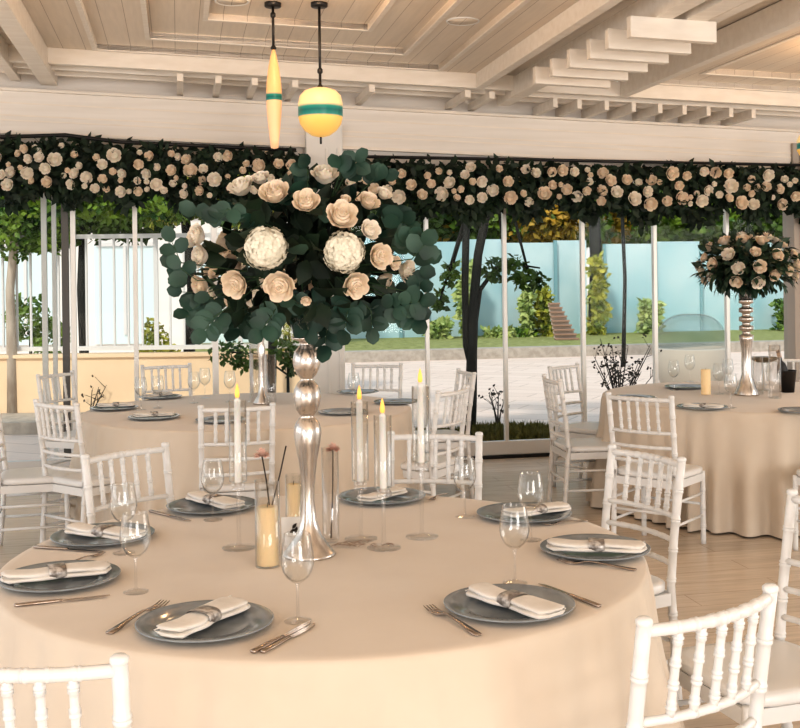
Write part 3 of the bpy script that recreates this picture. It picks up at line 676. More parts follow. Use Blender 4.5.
def hydr_mesh():
    b = MB(); N = 120
    b.lathe([(0, -.8), (.5, -.7), (.82, -.25), (.84, .2), (.58, .65), (.3, .82), (0, .87)], 20)
    for i in range(N):
        z = 1-1.7*(i+.5)/N; r = math.sqrt(max(0, 1-z*z)); t = i*2.39996; n = Vector((r*math.cos(t), r*math.sin(t), z)); c = n*(.84+.07*math.sin(4*t+5*z)+random.uniform(-.04, .06)); a = n.orthogonal().normalized(); a.rotate(Matrix.Rotation(random.uniform(0, 6), 3, n)); bb = n.cross(a)
        for k in range(4):
            q = k*math.pi/2; d = a*math.cos(q)+bb*math.sin(q)
            b.leaf(c, d+n*.05, n+a*.2, .22, .20, cup=.25, round_=True)
    me = b.build('hydrangea', M['hydr']); d = me.data; bpy.data.objects.remove(me); return d
hyd = hydr_mesh()
def put(me, name, parent, pos, s, n):
    o = bpy.data.objects.new(name, me); COL.objects.link(o); o.parent = parent; o.location = pos; o.scale = (s, s, s*1.0)
    o.rotation_euler = (Vector(n).to_track_quat('Z', 'Y') @ Euler((0, 0, random.uniform(0, 6))).to_quaternion()).to_euler(); return o
def spherical(n, f=None):
    out = []
    for i in range(n):
        z = 1-2*(i+.5)/n; r = math.sqrt(1-z*z); t = i*2.39996; out.append(Vector((r*math.cos(t), r*math.sin(t), z)))
    return out
# big bouquet
cb = Vector((pv.x-.005, pv.y, 1.665)); rad = Vector((.28, .26, .20))
bq = empty('flower_bouquet', cb); tag(bq, 'large bouquet of cream roses, white hydrangeas and eucalyptus on the near silver vase', 'bouquet')
def front(px, py):
    a, bb = ray(px, py); d = Vector((a, 1, -bb)); o = Vector((0, 0, CH))-cb
    A = sum((d[i]/rad[i])**2 for i in range(3)); B = 2*sum(o[i]*d[i]/rad[i]**2 for i in range(3)); C = sum((o[i]/rad[i])**2 for i in range(3))-1
    D = B*B-4*A*C
    t = (-B-math.sqrt(D))/(2*A) if D > 0 else -B/(2*A)
    p = o+d*t; n = Vector((p.x/rad.x**2, p.y/rad.y**2, p.z/rad.z**2)).normalized(); return p, n
fl_ = [(276, 198, 14, 0), (306, 206, 12.5, 0), (340, 219, 14.5, 0), (239, 281, 13.5, 2), (281, 283, 14, 0), (353, 282, 12.5, 0), (376, 256, 12, 0), (366, 206, 11, 0), (381, 198, 8, 1), (367, 232, 9.5, 1), (324, 181, 13, 1), (262, 183, 9, 1), (244, 192, 13, 1), (202, 238, 12, 1), (206, 256, 11, 1), (205, 283, 11, 0), (401, 269, 11, 1), (390, 262, 7, 0), (344, 203, 5, 2), (306, 297, 5, 2), (320, 178, 6, 1)]
occ = []
for px, py, r, kk in fl_:
    q, n = front(px, py); put(rose_d[kk], 'rose', bq, q*1.0+n*.012, r*k*1.13, n+Vector((0, -.6, .1))); occ.append((q, r*k*1.05))
for px, py, r in ((266, 248, 22), (344, 252, 21)):
    q, n = front(px, py); put(hyd, 'hydrangea', bq, q, r*k*.98, n+Vector((0, -.5, .1))); occ.append((q, r*k))
for i in range(16):   # the side turned away
    t = R(20+i*9); z = random.uniform(-.5, .8); n = Vector((math.cos(t)*math.sqrt(1-z*z), math.sin(t)*math.sqrt(1-z*z), z)); q = Vector((n.x*rad.x, n.y*rad.y, n.z*rad.z)); put(rose_d[i % 3], 'rose', bq, q, .04, n); occ.append((q, .04))
def covers(q, d, L):
    c_ = q+Vector(d).normalized()*L*.5
    return any((c_.x-o_.x)**2+(c_.z-o_.z)**2 < (r_*.95+L*.32)**2 and c_.y < o_.y+.05 for o_, r_ in occ)
lf = MB()
for i in range(620):
    n = Vector((random.gauss(0, 1), random.gauss(0, 1), random.gauss(0, 1)*.8)).normalized(); s = random.uniform(.62, 1.0)
    q = Vector((n.x*rad.x, n.y*rad.y, n.z*rad.z))*s
    if n.z < -.2: q.z += .03
    if any((q-o_).length < r_*1.05 and s > .85 for o_, r_ in occ): continue
    d = (n*.8+Vector((random.gauss(0, .6), random.gauss(0, .6), random.gauss(0, .6)-.15))).normalized()
    L = random.uniform(.045, .075)
    if covers(q, d, L): continue
    lf.leaf(q, d, (n+Vector((random.gauss(0, .3), random.gauss(0, .3), .4))), L, L*random.uniform(.72, .95), cup=.16, round_=True)
sprays = [((190, 290), (172, 242)), ((215, 300), (180, 268)), ((215, 300), (188, 312)), ((225, 310), (205, 330)), ((230, 300), (182, 292)), ((385, 300), (420, 288)), ((390, 290), (428, 262)), ((400, 280), (424, 245)), ((400, 300), (415, 320)), ((380, 310), (420, 302)), ((345, 180), (338, 168)), ((310, 180), (306, 168)), ((280, 310), (262, 330)), ((330, 310), (325, 345)), ((350, 300), (345, 330)), ((300, 310), (308, 330)), ((250, 310), (238, 328)), ((370, 300), (372, 328)), ((240, 200), (215, 225)), ((225, 235), (195, 215)), ((385, 215), (408, 225)), ((365, 185), (385, 178)), ((345, 175), (356, 162)), ((400, 255), (412, 240))]
st = MB()
for a, c in sprays:
    Y = cb.y+random.uniform(-.16, .05); A = WY(*a, Y)-cb; C = WY(*c, Y-.03)-cb; mid = (A+C)/2+Vector((0, 0, .01)); st.path([A*.5, mid, C], [.0022, .0018, .001], 5)
    n = 5
    for j in range(n):
        t = .15+.85*j/(n-1); q = A.lerp(C, t); dr = (C-A).normalized()
        for s in ((-1, 1) if j < n-1 else (0,)):
            side = dr.cross(Vector((0, -1, 0))).normalized()*s; L = random.uniform(.046, .062)
            if covers(q, side, L): continue
            lf.leaf(q, dr*(.5 if s else 1)+side+Vector((0, random.uniform(-.4, .2), random.uniform(-.1, .2))), (random.uniform(-.4, .4), -1, random.uniform(-.1, .5)), L, L*.85, cup=.15, round_=True)
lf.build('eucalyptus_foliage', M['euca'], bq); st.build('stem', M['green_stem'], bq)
b = MB()
core = MB()
for i in range(520):
    n = Vector((random.gauss(0, 1), random.gauss(0, 1), random.gauss(0, 1))).normalized(); q = Vector((n.x*rad.x, n.y*rad.y, n.z*rad.z))*random.uniform(.25, 1.02)
    if q.y < 0 and covers(q, n, .05): continue
    core.leaf(q, n+Vector((random.gauss(0, .5), random.gauss(0, .5), random.gauss(0, .5))), n, .085, .06, cup=.2)
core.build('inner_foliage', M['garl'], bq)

def bouquet(c, rad, nros, rr, nleaf, label, lm, L0=.07, seed=1):
    o = empty('flower_bouquet', c); tag(o, label, 'bouquet'); rn = random.Random(seed); pts = []
    tries = 0
    while len(pts) < nros and tries < 4000:
        tries += 1; n = Vector((rn.gauss(0, 1), rn.gauss(0, 1), rn.gauss(0, 1))).normalized()
        if n.z < -.55 or any((n-m_).length < .36 for m_ in pts): continue
        pts.append(n); q = Vector((n.x*rad[0], n.y*rad[1], n.z*rad[2])); put(rose_d[rn.randrange(3)], 'rose', o, q*1.06, rr*rn.uniform(.85, 1.2), n+Vector((0, 0, .1)))
    l = MB()
    for i in range(nleaf):
        n = Vector((rn.gauss(0, 1), rn.gauss(0, 1), rn.gauss(0, 1))).normalized(); s = rn.uniform(.3, 1.12); q = Vector((n.x*rad[0], n.y*rad[1], n.z*rad[2]))*s
        if n.z < -.3: q.z *= .8
        d = n+Vector((rn.gauss(0, .5), rn.gauss(0, .5), rn.gauss(0, .5)-.25)); L = L0*rn.uniform(.8, 1.6); l.leaf(q, d, (n.x, n.y, .5), L, L*.5, cup=.2)
    l.build('foliage', lm, o); return o
c3 = WY(748, 266, pv3.y); bouquet(c3, (.31, .29, .20), 44, .043, 1400, 'round bouquet of peach roses and dark leaves on the ringed stand, right rear table', M['ruscus'], .062, 11)
c2 = WY(262, 285, pv2.y); bouquet(c2, (.36, .34, .26), 50, .055, 700, 'rose bouquet on the left rear table, mostly hidden behind the near bouquet', M['ruscus'], .085, 12)

# garlands along the rod over the glass wall -----------------------
VG = -.20
def garland(x0, x1, tops, hgt, n, label, seed, nr):
    rn = random.Random(seed); c0 = FV((x0+x1)/2, 175, VG); o = empty('rose_garland', c0); tag(o, label, 'garland', 'rose garlands over the glass wall')
    def ty(x):
        for (a, ya), (b_, yb) in zip(tops, tops[1:]):
            if a <= x <= b_: return ya+(yb-ya)*(x-a)/(b_-a)
        return tops[-1][1]
    pts = []; tries = 0
    while len(pts) < nr and tries < 30000:
        tries += 1; x = rn.uniform(x0+2, x1-2); y = ty(x)+8+(hgt-22)*rn.random(); r = rn.choice([3, 4, 5, 5.5, 6, 6.5, 7.5])
        if any(abs(x-a)**2+abs(y-b_)**2 < ((r+c)*.86)**2 for a, b_, c in pts): continue
        pts.append((x, y, r)); p_ = FV(x, y, VG-.10-rn.uniform(0, .05)); put(rose_d[rn.choice([0, 1, 1, 2])], 'rose', o, p_-c0, r*p_.y/F*1.02, (rn.uniform(-.4, .4), -1, rn.uniform(-.3, .3)))
    l = MB()
    for i in range(n):
        x = rn.uniform(x0-3, x1+3); s = rn.random(); y = ty(x)+4+(hgt-4)*(s**1.0)*(.92+.15*math.sin(x*.11)+.08*math.sin(x*.031)); p_ = FV(x, y, VG+rn.uniform(-.10, .12))-c0
        L = rn.uniform(.06, .12); d = Vector((rn.gauss(0, .7), rn.gauss(0, .5)-.2, rn.gauss(-.35, .6))); l.leaf(p_, d, (rn.gauss(0, .5), -1, rn.gauss(.3, .4)), L, L*.5, cup=.15)
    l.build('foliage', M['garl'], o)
LT = [(-40, 137), (0, 137), (65, 135), (120, 142), (160, 144), (310, 150)]
garland(-30, 306, LT, 64, 4200, 'long garland of cream roses and dark leaves above the glass, left of the pillar', 21, 88)
RT = [(340, 157), (800, 165), (840, 166)]
garland(343, 830, RT, 56, 5600, 'long garland of cream roses and dark leaves above the glass, right of the pillar', 22, 100)
b = MB().path([FV(x, y, VG-.02) for x, y in LT[:-1]+[(296, 150)]], .016, 8); tag(b.build('garland_rod', M['black']), 'thin black rod carrying the garland left of the pillar', 'rod')
b = MB().path([FV(x, y, VG-.02) for x, y in [(355, 156.5), (600, 161), (840, 166)]], .014, 8); tag(b.build('garland_rod', M['black']), 'thin black rod carrying the garland right of the pillar', 'rod')

# ------------------------------------------------------------------ pendant lamps
def lampmat(name, zc, hb, c1, c2, es):
    m = bpy.data.materials.new(name); m.use_nodes = True; nt = m.node_tree; b = nt.nodes['Principled BSDF']; b.inputs['Roughness'].default_value = .35
    tc = nt.nodes.new('ShaderNodeTexCoord'); sp_ = nt.nodes.new('ShaderNodeSeparateXYZ'); nt.links.new(tc.outputs['Object'], sp_.inputs[0])
    mr = nt.nodes.new('ShaderNodeMapRange'); mr.inputs[1].default_value = zc-.4; mr.inputs[2].default_value = zc+.4; nt.links.new(sp_.outputs[2], mr.inputs[0])
    r = nt.nodes.new('ShaderNodeValToRGB'); cr = r.color_ramp; k_ = hb/.8
    cr.elements[0].position = 0; cr.elements[0].color = (*c2, 1); cr.elements[1].position = 1; cr.elements[1].color = (*c1, 1)
    for pos, c in ((.5-k_*1.15, c2), (.5-k_*.85, (.01, .20, .17)), (.5, (.0, .11, .10)), (.5+k_*.7, (.01, .22, .18)), (.5+k_*1.3, c1)): e = cr.elements.new(pos); e.color = (*c, 1)
    nt.links.new(mr.outputs[0], r.inputs[0]); nt.links.new(r.outputs[0], b.inputs['Base Color']); nt.links.new(r.outputs[0], b.inputs['Emission Color']); b.inputs['Emission Strength'].default_value = es
    return m
def pendant(px, ytop, prof, ycen, band, label, yrod=None, Y=6.6, tip=0, knob=30, c1=(1, .72, .36), c2=(.93, .55, .15), es=.36):
    kk = Y/F; z0 = WY(px, ytop, Y).z; p_ = WY(px, ycen, Y); o = empty('pendant_lamp', (p_.x, Y, p_.z)); tag(o, label, 'lamp', 'glass pendant lamps')
    m = lampmat('lamp_glass', 0, band*kk, c1, c2, es)
    MB().lathe([(r*kk, (ycen-y)*kk) for r, y in prof], 40).build('shade', m, o)
    top = prof[0][1]; zt = (ycen-top)*kk; zc = z0-p_.z
    MB().path([(0, 0, zt-.01), (0, 0, zc)], .009, 8).build('rod', M['black'], o)
    kn = MB(); kt = MB(); zk = (ycen-knob)*kk; kn.lathe([(.009, zk-.02), (.018, zk-.01), (.018, zk+.01), (.009, zk+.02)], 12); kt.lathe([(.009, zt-.005), (.02, zt), (.018, zt+.012), (.009, zt+.025)], 12); kn.build('rod_joint', M['black'], o); kt.build('shade_cap', M['black'], o)
    MB().lathe([(0, zc-.055), (.05, zc-.055), (.056, zc-.05), (.056, zc), (0, zc)], 24).build('ceiling_mount', M['black'], o)
    if tip: MB().path([(0, 0, (ycen-tip)*kk), (0, 0, (ycen-tip+9)*kk)], .007, 8).build('bottom_tip', M['black'], o)
uL, vL = CC(274, 3, Z3); yl = cuz(uL, vL, Z3).y
uL2, vL2 = CC(319, 3, Z3); yl2 = cuz(uL2, vL2, Z3).y
pendant(274, -1, [(0, 49), (1.5, 50), (3, 56), (5.5, 68), (7.3, 83), (8, 98), (7.3, 113), (6, 127), (4.6, 140), (3.8, 148), (0, 149)], 97.5, 3.4, 'slender spindle-shaped amber glass pendant lamp with a teal band', Y=yl, knob=15, c1=(.92, .50, .22), c2=(.92, .54, .30), es=.3)
pendant(320.5, -1, [(0, 88), (8, 88.3), (16, 91), (20.5, 96), (22.3, 104), (22.3, 117), (20.5, 124), (16, 130.5), (9, 135.5), (3, 137), (0, 137)], 112, 5.3, 'rounded drum-shaped amber glass pendant lamp with a broad teal band', Y=yl2, tip=144, knob=71)
pendant(810, 60, [(0, 132), (6, 132.5), (10, 135), (12.5, 140), (12.5, 150), (10, 155), (4, 158), (0, 158)], 146, 3.2, 'amber and teal glass pendant lamp at the right edge of the picture', Y=9.0, tip=162, knob=110)

# ------------------------------------------------------------------ rear table settings
gp2, gg2 = 'grey charger plates on the left rear table', 'wine glasses on the left rear table'
for (x, y), lb in zip([(114, 408), (154, 417), (160, 397), (343, 412), (397, 402), (358, 392), (222, 420)], ['grey plate at the left rim of the left rear table', 'grey plate at the left front of the left rear table', 'dark grey plate at the far left of the left rear table', 'dark plate on the left rear table just right of the silver vase', 'plate at the right rim of the left rear table', 'dark plate at the far right of the left rear table', 'dark plate on the left rear table behind the back of the middle chair']):
    plate(x, y, lb, gp2, .95)
for (a, c), lb in zip([((100, 405), (132, 404)), ((135, 415), (173, 413)), ((145, 396), (170, 393))], ['cream napkin on the leftmost plate of the left rear table', 'cream napkin on the left front plate of the left rear table', 'cream napkin on the far left plate of the left rear table']):
    napkin(a, c, lb, 'napkins on the left rear table')
for (x, y), lb in zip([(141, 410), (158, 408), (194, 403), (354, 405), (230, 402), (205, 398)], ['wine glass beside the leftmost plate of the left rear table', 'wine glass before the far left plate of the left rear table', 'wine glass left of centre on the left rear table', 'wine glass right of the silver vase on the left rear table', 'wine glass behind the left taper candle on the left rear table', 'wine glass farthest back left of centre on the left rear table']):
    wglass(x, y, lb, gg2)
gp3, gg3 = 'grey charger plates on the right rear table', 'wine glasses on the right rear table'
for (x, y), lb in zip([(702, 407), (686, 387), (805, 411), (633, 398)], ['grey plate with napkin at the front of the right rear table', 'dark grey plate at the far left of the right rear table', 'grey plate cut by the right picture edge on the right rear table', 'grey plate at the left rim of the right rear table behind the chair']):
    plate(x, y, lb, gp3, .95)
napkin((688, 405), (718, 406), 'cream napkin on the front plate of the right rear table', 'napkins on the right rear table')
for (x, y), lb in zip([(674, 390), (731, 408), (719, 394), (728, 388), (690, 382), (768, 385)], ['wine glass by the far left plate of the right rear table', 'wine glass at the right of the front plate, right rear table', 'wine glass right of the pillar candle on the right rear table', 'wine glass between the candle and the ringed stand', 'wine glass farthest back on the right rear table', 'wine glass right of the ringed stand']):
    wglass(x, y, lb, gg3)
pq = W(706, 395, ZTOP); pillar_candle(pq, .037, 0, .18, 'cream pillar candle standing free on the right rear table', '')
# tall clear cylinders near the rear stands
for (x, y, h, r_), lb in zip([(775, 398, .36, .04), (255, 402, .40, .035), (271, 405, .34, .035), (758, 394, .26, .035)], ['tall clear glass cylinder vase at the right of the right rear table', 'tall clear glass cylinder left of the rear silver stand', 'clear glass cylinder right of the rear silver stand', 'clear glass cylinder right beside the ringed stand']):
    q = W(x, y, ZTOP); g = MB().lathe([(0, 0), (r_, 0), (r_+.002, .004), (r_, h), (r_-.003, h), (r_-.003, .01), (0, .01)], 28).build('glass_cylinder', M['acrylic']); g.location = q; tag(g, lb, 'vase', 'clear glass cylinders')
for (x, y, hh), lb in zip([(252, 404, .33), (266, 399, .3)], ['white taper candle left of the rear silver stand', 'white taper candle behind the rear silver stand']):
    q = W(x, y-2, ZTOP); c = empty('taper_candle', q); tag(c, lb, 'candle', 'tapers on the left rear table')
    MB().lathe([(0, 0), (.03, 0), (.03, .006), (.012, .01), (.012, hh), (0, hh+.01)], 16).build('wax', M['taper'], c)
q = W(787, 392, ZTOP); g = empty('ice_bucket', q); tag(g, 'dark ice bucket at the right of the right rear table', 'bucket')
MB().lathe([(0, 0), (.05, 0), (.065, .15), (.068, .155), (.062, .155), (.048, .008), (0, .008)], 28).build('pail', M['black'], g)
q2 = q+Vector((0, 0, .015)); bt = empty('wine_bottle', q2+Vector((.0, 0, 0))); bt.rotation_euler = (R(6), R(-14), 0); tag(bt, 'dark wine bottle leaning in the ice bucket', 'bottle')
MB().lathe([(0, 0), (.034, 0), (.036, .01), (.036, .16), (.03, .19), (.014, .215), (.013, .28), (.016, .282), (.016, .29), (0, .29)], 24).build('body', M['black'], bt)
MB().lathe([(.0145, .245), (.0148, .292), (0, .293)], 16).build('foil', mat('copper_foil', (.5, .22, .08), .4, .4), bt)
q = W(764, 390, ZTOP); g = empty('serving_bowl', q); tag(g, 'dark shallow bowl on a slim stand behind the glass cylinders, right rear table', 'bowl')
MB().lathe([(0, .20), (.05, .202), (.10, .225), (.108, .232), (.10, .238), (0, .236)], 28).build('bowl', mat('olive_bowl', (.12, .09, .04), .4), g)
MB().lathe([(0, 0), (.05, 0), (.05, .006), (.008, .012), (.008, .2)], 20).build('stand', M['alu'], g)

# ------------------------------------------------------------------ outside
def ground(name, m, pts, z0, z1): b = MB(); b.hexa([Vector((x, y, z0)) for x, y in pts], [Vector((x, y, z1)) for x, y in pts]); o = b.build(name, m); o['kind'] = 'structure'; return o
ground('paving', M['paving'], [(-60, YW-60*.2+.4), (60, YW+60*.2+.4), (60, 120), (-60, 120)], -.3, -.03)
RZ = Matrix.Rotation(AL, 3, 'Z')
def kl(u, v): return Vector((0, 22.0, 0))+U*u+V*v
b = MB(); b.box(kl(18, 30.3)+Vector((0, 0, .02)), (44, 60, .3), RZ); struct(b.build('lawn', M['grass']))
b = MB(); b.box(kl(18, .2)+Vector((0, 0, .0)), (44.2, .4, .36), RZ); struct(b.build('kerb', M['kerb']))
def fray(px, py, base=27.2):           # ray against the fence line
    a, bb = ray(px, py); Y = base/(1-.2*a); return Vector((a*Y, Y, CH-bb*Y))
def leafblob(mb, c, r, n, L, rn, flat=1, sh=.5):
    for i in range(n):
        q = Vector((rn.gauss(0, 1), rn.gauss(0, 1), rn.gauss(0, 1))).normalized(); s = rn.uniform(sh, 1.0)
        p_ = Vector(c)+Vector((q.x*r[0], q.y*r[1], q.z*r[2]))*s; l = L*rn.uniform(.6, 1.3)
        mb.qleaf(p_, (rn.gauss(0, 1), rn.gauss(0, 1), rn.gauss(-.2, .7)), (rn.gauss(0, .7), rn.gauss(-.6, .7), rn.gauss(.4, .6)), l, l*.62)
def tree(name, base, pts, rads, blobs, L, m, bark, label, cat='tree', group=None, seed=1, per=400, z0=-.05):
    rn = random.Random(seed); o = empty(name, (base[0], base[1], z0)); tag(o, label, cat, group); B = Vector((base[0], base[1], z0))
    if pts: MB().path([Vector(p_)-B for p_ in pts], rads, 10).build('trunk', M[bark], o)
    br = MB(); l = MB()
    for c, r in blobs:
        leafblob(l, Vector(c)-B, r, int(per*(r[0]*r[2])**.5*2), L, rn)
        if pts and bark: br.path([Vector(pts[-1])-B, (Vector(pts[-1])+Vector(c))/2-B+Vector((0, 0, .1)), Vector(c)-B], [rads[-1]*.7, rads[-1]*.4, .01], 6)
    if br.v: br.build('branches', M[bark], o)
    l.build('foliage', M[m], o); return o
# turquoise screen fence
fence = empty('screen_fence', (8, 28.8, .17)); tag(fence, 'tall turquoise windscreen fence beyond the lawn', 'fence')
segs = [(338, 372), (372, 400), (400, 427), (427, 464), (464, 503), (503, 555), (555, 588), (604, 655), (655, 700), (700, 745), (745, 800), (800, 850), (850, 905)]
F0 = Vector((8, 28.8, .17))
for i, (a, c) in enumerate(segs):
    A = fray(a, 320); C = fray(c, 320); zt = fray(a, 238+(a-350)*.012+(3 if i % 2 else 0)).z-.17; m_ = (A+C)/2-F0; m_.z = zt/2; A0 = A-F0; A0.z = zt/2
    MB().box(m_+V*random.uniform(-.05, .05), ((C-A).length-.05, .05, zt), RZ).build('panel', M['cyan'], fence)
    MB().box(A0-V*.08, (.07, .09, zt), RZ).build('fence_post', M['cyand'], fence)
# trees beyond the fence
rn = random.Random(5)
gt = 'trees beyond the turquoise fence'
kinds = [('leafd', 'dark green tree beyond the turquoise fence'), ('leafm', 'mid green tree beyond the turquoise fence'), ('leafo', 'golden autumn-leaved tree beyond the turquoise fence')]
for i, (px, kd) in enumerate([(330, 0), (362, 1), (392, 0), (420, 2), (448, 0), (480, 0), (510, 1), (538, 2), (566, 1), (596, 2), (628, 1), (660, 0), (690, 1), (722, 0), (756, 1), (790, 0), (830, 0)]):
    q = fray(px, 260, 31.5+rn.uniform(-.5, 1.5)); X, Y = q.x, q.y; e = rn.uniform(-.25, .25)
    tree('tree', (X, Y), [(X, Y, 0), (X+.1, Y, 1.8), (X, Y, 3.0)], [.16, .12, .1], [((X+e, Y, 3.35+rn.uniform(-.1, .15)), (1.5, .8, .75)), ((X-e, Y+.4, 3.0), (1.4, .7, .45)), ((X-e*2, Y-.2, 4.5), (1.3, .9, .8)), ((X, Y+.3, 5.6), (1.2, .9, .8))], .26, kinds[kd][0], 'barkd', kinds[kd][1], group=gt+' '+kinds[kd][0][-1], seed=i+40, per=900)
# climbing plants and hedge in front of the fence
for i, ((px, w_, y0, y1, kd), lb) in enumerate(zip([(466, 6, 262, 342, 'leafp'), (527, 5, 290, 342, 'leafp'), (546, 9, 288, 346, 'leafy'), (599, 9, 258, 342, 'leafy'), (651, 12, 302, 342, 'leafp'), (500, 16, 330, 348, 'leafp'), (522, 12, 332, 348, 'leafm'), (440, 12, 322, 345, 'leafp'), (790, 14, 300, 345, 'leafm')],
   ['pale climbing plant by the dark tree trunk on the turquoise fence', 'narrow climbing plant left of the yellow-green one near the steps', 'yellow-green climbing plant left of the outdoor steps', 'yellow-green climbing plant in the gap between fence panels', 'pale green shrub before the fence at right, near the pod seat', 'low pale hedge clump at the fence foot right of the trunk', 'low green hedge clump left of the outdoor steps', 'pale shrub at the fence foot left of the dark trunk', 'green shrub by the fence behind the right bouquet'])):
    A = fray(px, y1-6, 26.4); B = fray(px, y0, 26.4); Y = A.y; A.z = .17; rw = w_*Y/F; mb = MB(); l = MB(); rn2 = random.Random(i)
    for j in range(5): z = A.z+(B.z-A.z)*(j+.5)/5; leafblob(l, (rn2.uniform(-.08, .08), 0, z), (rw*rn2.uniform(.8, 1.1), .4, (B.z-A.z)*.16), 170, .16, rn2)
    o = empty('climbing_plant' if y1-y0 > 30 else 'hedge_shrub', (A.x, Y, 0)); tag(o, lb, 'plant')
    MB().path([(0, 0, .15), (.03, 0, A.z+(B.z-A.z)*.8)], .03, 6).build('stem', M['barkd'], o); l.build('foliage', M[kd], o)
# steps
Y = 25.2; st_ = empty('outdoor_steps', (WY(567, 345, Y).x, Y, .17)); tag(st_, 'flight of brown garden steps narrowing upward before the turquoise fence', 'steps')
kk = Y/F
for j in range(9):
    z = .03+j*.098; w_ = (24-j*1.5)*kk
    b = MB(); b.box((-j*.02, j*.11, z), (w_, .14, .035)); b.build('tread', M['step'], st_)
    b = MB(); b.box((-j*.02, j*.11+.05, z-.05), (w_, .03, .07)); b.build('riser', M['steplight'], st_)
# dark trunk tree just outside
p0 = W(469, 437, -.03)
def tp(x, y): return WY(x, y, p0.y)
ot = tree('tree', (p0.x, p0.y), [tp(469, 440), tp(471, 400), tp(472, 350), tp(474, 300), tp(478, 255), tp(488, 205), tp(492, 150)], [.07, .062, .055, .05, .046, .048, .05],
  [(tp(505, 268), (.30, .15, .14)), (tp(530, 279), (.18, .12, .12)), (tp(450, 275), (.08, .08, .12)), (tp(440, 300), (.06, .06, .12)), (tp(500, 175), (1.1, .5, .28)), (tp(430, 170), (.9, .5, .25)), (tp(560, 185), (.8, .4, .25))], .085, 'leafd', 'barkd', 'dark-trunked tree close outside the glass wall, rising right of the big bouquet', seed=3, per=500)
b = MB(); B_ = Vector((p0.x, p0.y, -.05)); b.path([tp(471, 372)-B_, tp(466, 345)-B_, tp(465, 280)-B_, tp(467, 190)-B_], [.02, .034, .036, .04], 8); b.path([tp(474, 330)-B_, tp(480, 290)-B_, tp(500, 262)-B_, tp(540, 268)-B_], [.03, .025, .018, .008], 6); b.build('limb_and_reflection', M['barkd'], ot)  # first path shapes a dark reflection as a limb; second is a branch
# distant gap trunk and right trunks
for px, w_, lb in ((595, 7, 'brown tree trunk in the gap of the turquoise fence'), (623, 2.2, 'thin dark trunk before the turquoise fence at right'), (270, 5, 'dark trunk behind the big bouquet, left of the pillar')):
    Y = 28.9 if px == 595 else (20 if px == 623 else 12.5); a = WY(px, 345 if px != 270 else 385, Y); t_ = WY(px, 190, Y); a.z = .17 if Y > 25 else -.05
    o = empty('tree', (a.x, Y, a.z)); tag(o, lb, 'tree'); MB().path([(0, 0, 0), (.05, 0, (t_.z-a.z)*.5), (0, 0, t_.z-a.z)], [w_*Y/F, w_*Y/F*.85, w_*Y/F*.8], 8).build('trunk', M['barkd'], o)
    l = MB(); leafblob(l, (0, 0, t_.z-a.z), (1.2, .6, .5) if Y < 30 else (1.6, 1, 1), 500, .12 if Y < 30 else .28, random.Random(px)); l.build('foliage', M['leafd'], o)
# bare shrubs
def bare(px, py, Yb, spread, top, n, label, leaves=0, seed=1, m='stem'):
    p_ = W(px, py, -.03) if Yb is None else WY(px, py, Yb); p_.z = -.04; rn3 = random.Random(seed); o = empty('bare_shrub', p_); tag(o, label, 'shrub'); b = MB(); l = MB(); kk = p_.y/F
    for i in range(n):
        t = rn3.uniform(-1, 1); h = top*kk*rn3.uniform(.55, 1); e = Vector((t*spread*kk, rn3.uniform(-.2, .2), h)); mid = Vector((e.x*.35, e.y*.5, h*.5)); b.path([Vector((0, 0, 0)), mid, e], [.012, .008, .003], 5)
        for j in range(4):
            q = mid.lerp(e, rn3.random()); w_ = q+Vector((rn3.gauss(0, .07), rn3.gauss(0, .05), rn3.uniform(.03, .14))); b.path([q, w_], [.004, .002], 4)
            for _ in range(leaves): l.qleaf(w_+Vector((rn3.gauss(0, .02), 0, rn3.gauss(0, .02))), (rn3.gauss(0, 1), rn3.gauss(0, 1), rn3.gauss(0, 1)), (0, -1, 0), .04, .025)
    b.build('twigs', M['stem'], o)
    if leaves: l.build('leaves', M[m], o)
bare(620, 425, None, 34, 90, 16, 'leafless dark shrub outside the glass, left of the right rear table', 3, 4, 'stem')
bare(498, 430, None, 8, 42, 4, 'small dead sprig outside the glass right of the dark trunk', 2, 5)
bare(90, 425, None, 16, 42, 3, 'bent dry twig plant before the peach wall', 1, 6)
# grass tufts by the glass
def tuft(x0, x1, y, h, label, m='grass', n=1500, seed=1):
    rn4 = random.Random(seed); b = MB(); A = W((x0+x1)/2, y, -.03); 
    for i in range(n):
        q = W(rn4.uniform(x0, x1), y+rn4.uniform(-8, 3), -.03)-A; hh = h*rn4.uniform(.5, 1.1); b.qleaf(q, (rn4.gauss(0, .35), rn4.gauss(0, .3), 1), (rn4.gauss(0, 1), 1, 0), hh, .03)
    o = b.build('grass_clump', M[m]); o.location = A; tag(o, label, 'grass', None, 'stuff')
tuft(476, 548, 444, .17, 'strip of olive grass along the outside of the glass wall right of the trunk', 'olive', 3200, 1)
tuft(395, 462, 447, .15, 'strip of olive grass along the glass wall left of the dark trunk', 'olive', 2400, 2)
tuft(14, 62, 424, .12, 'grass at the foot of the peach wall by the pale trunk', 'grass', 900, 3)
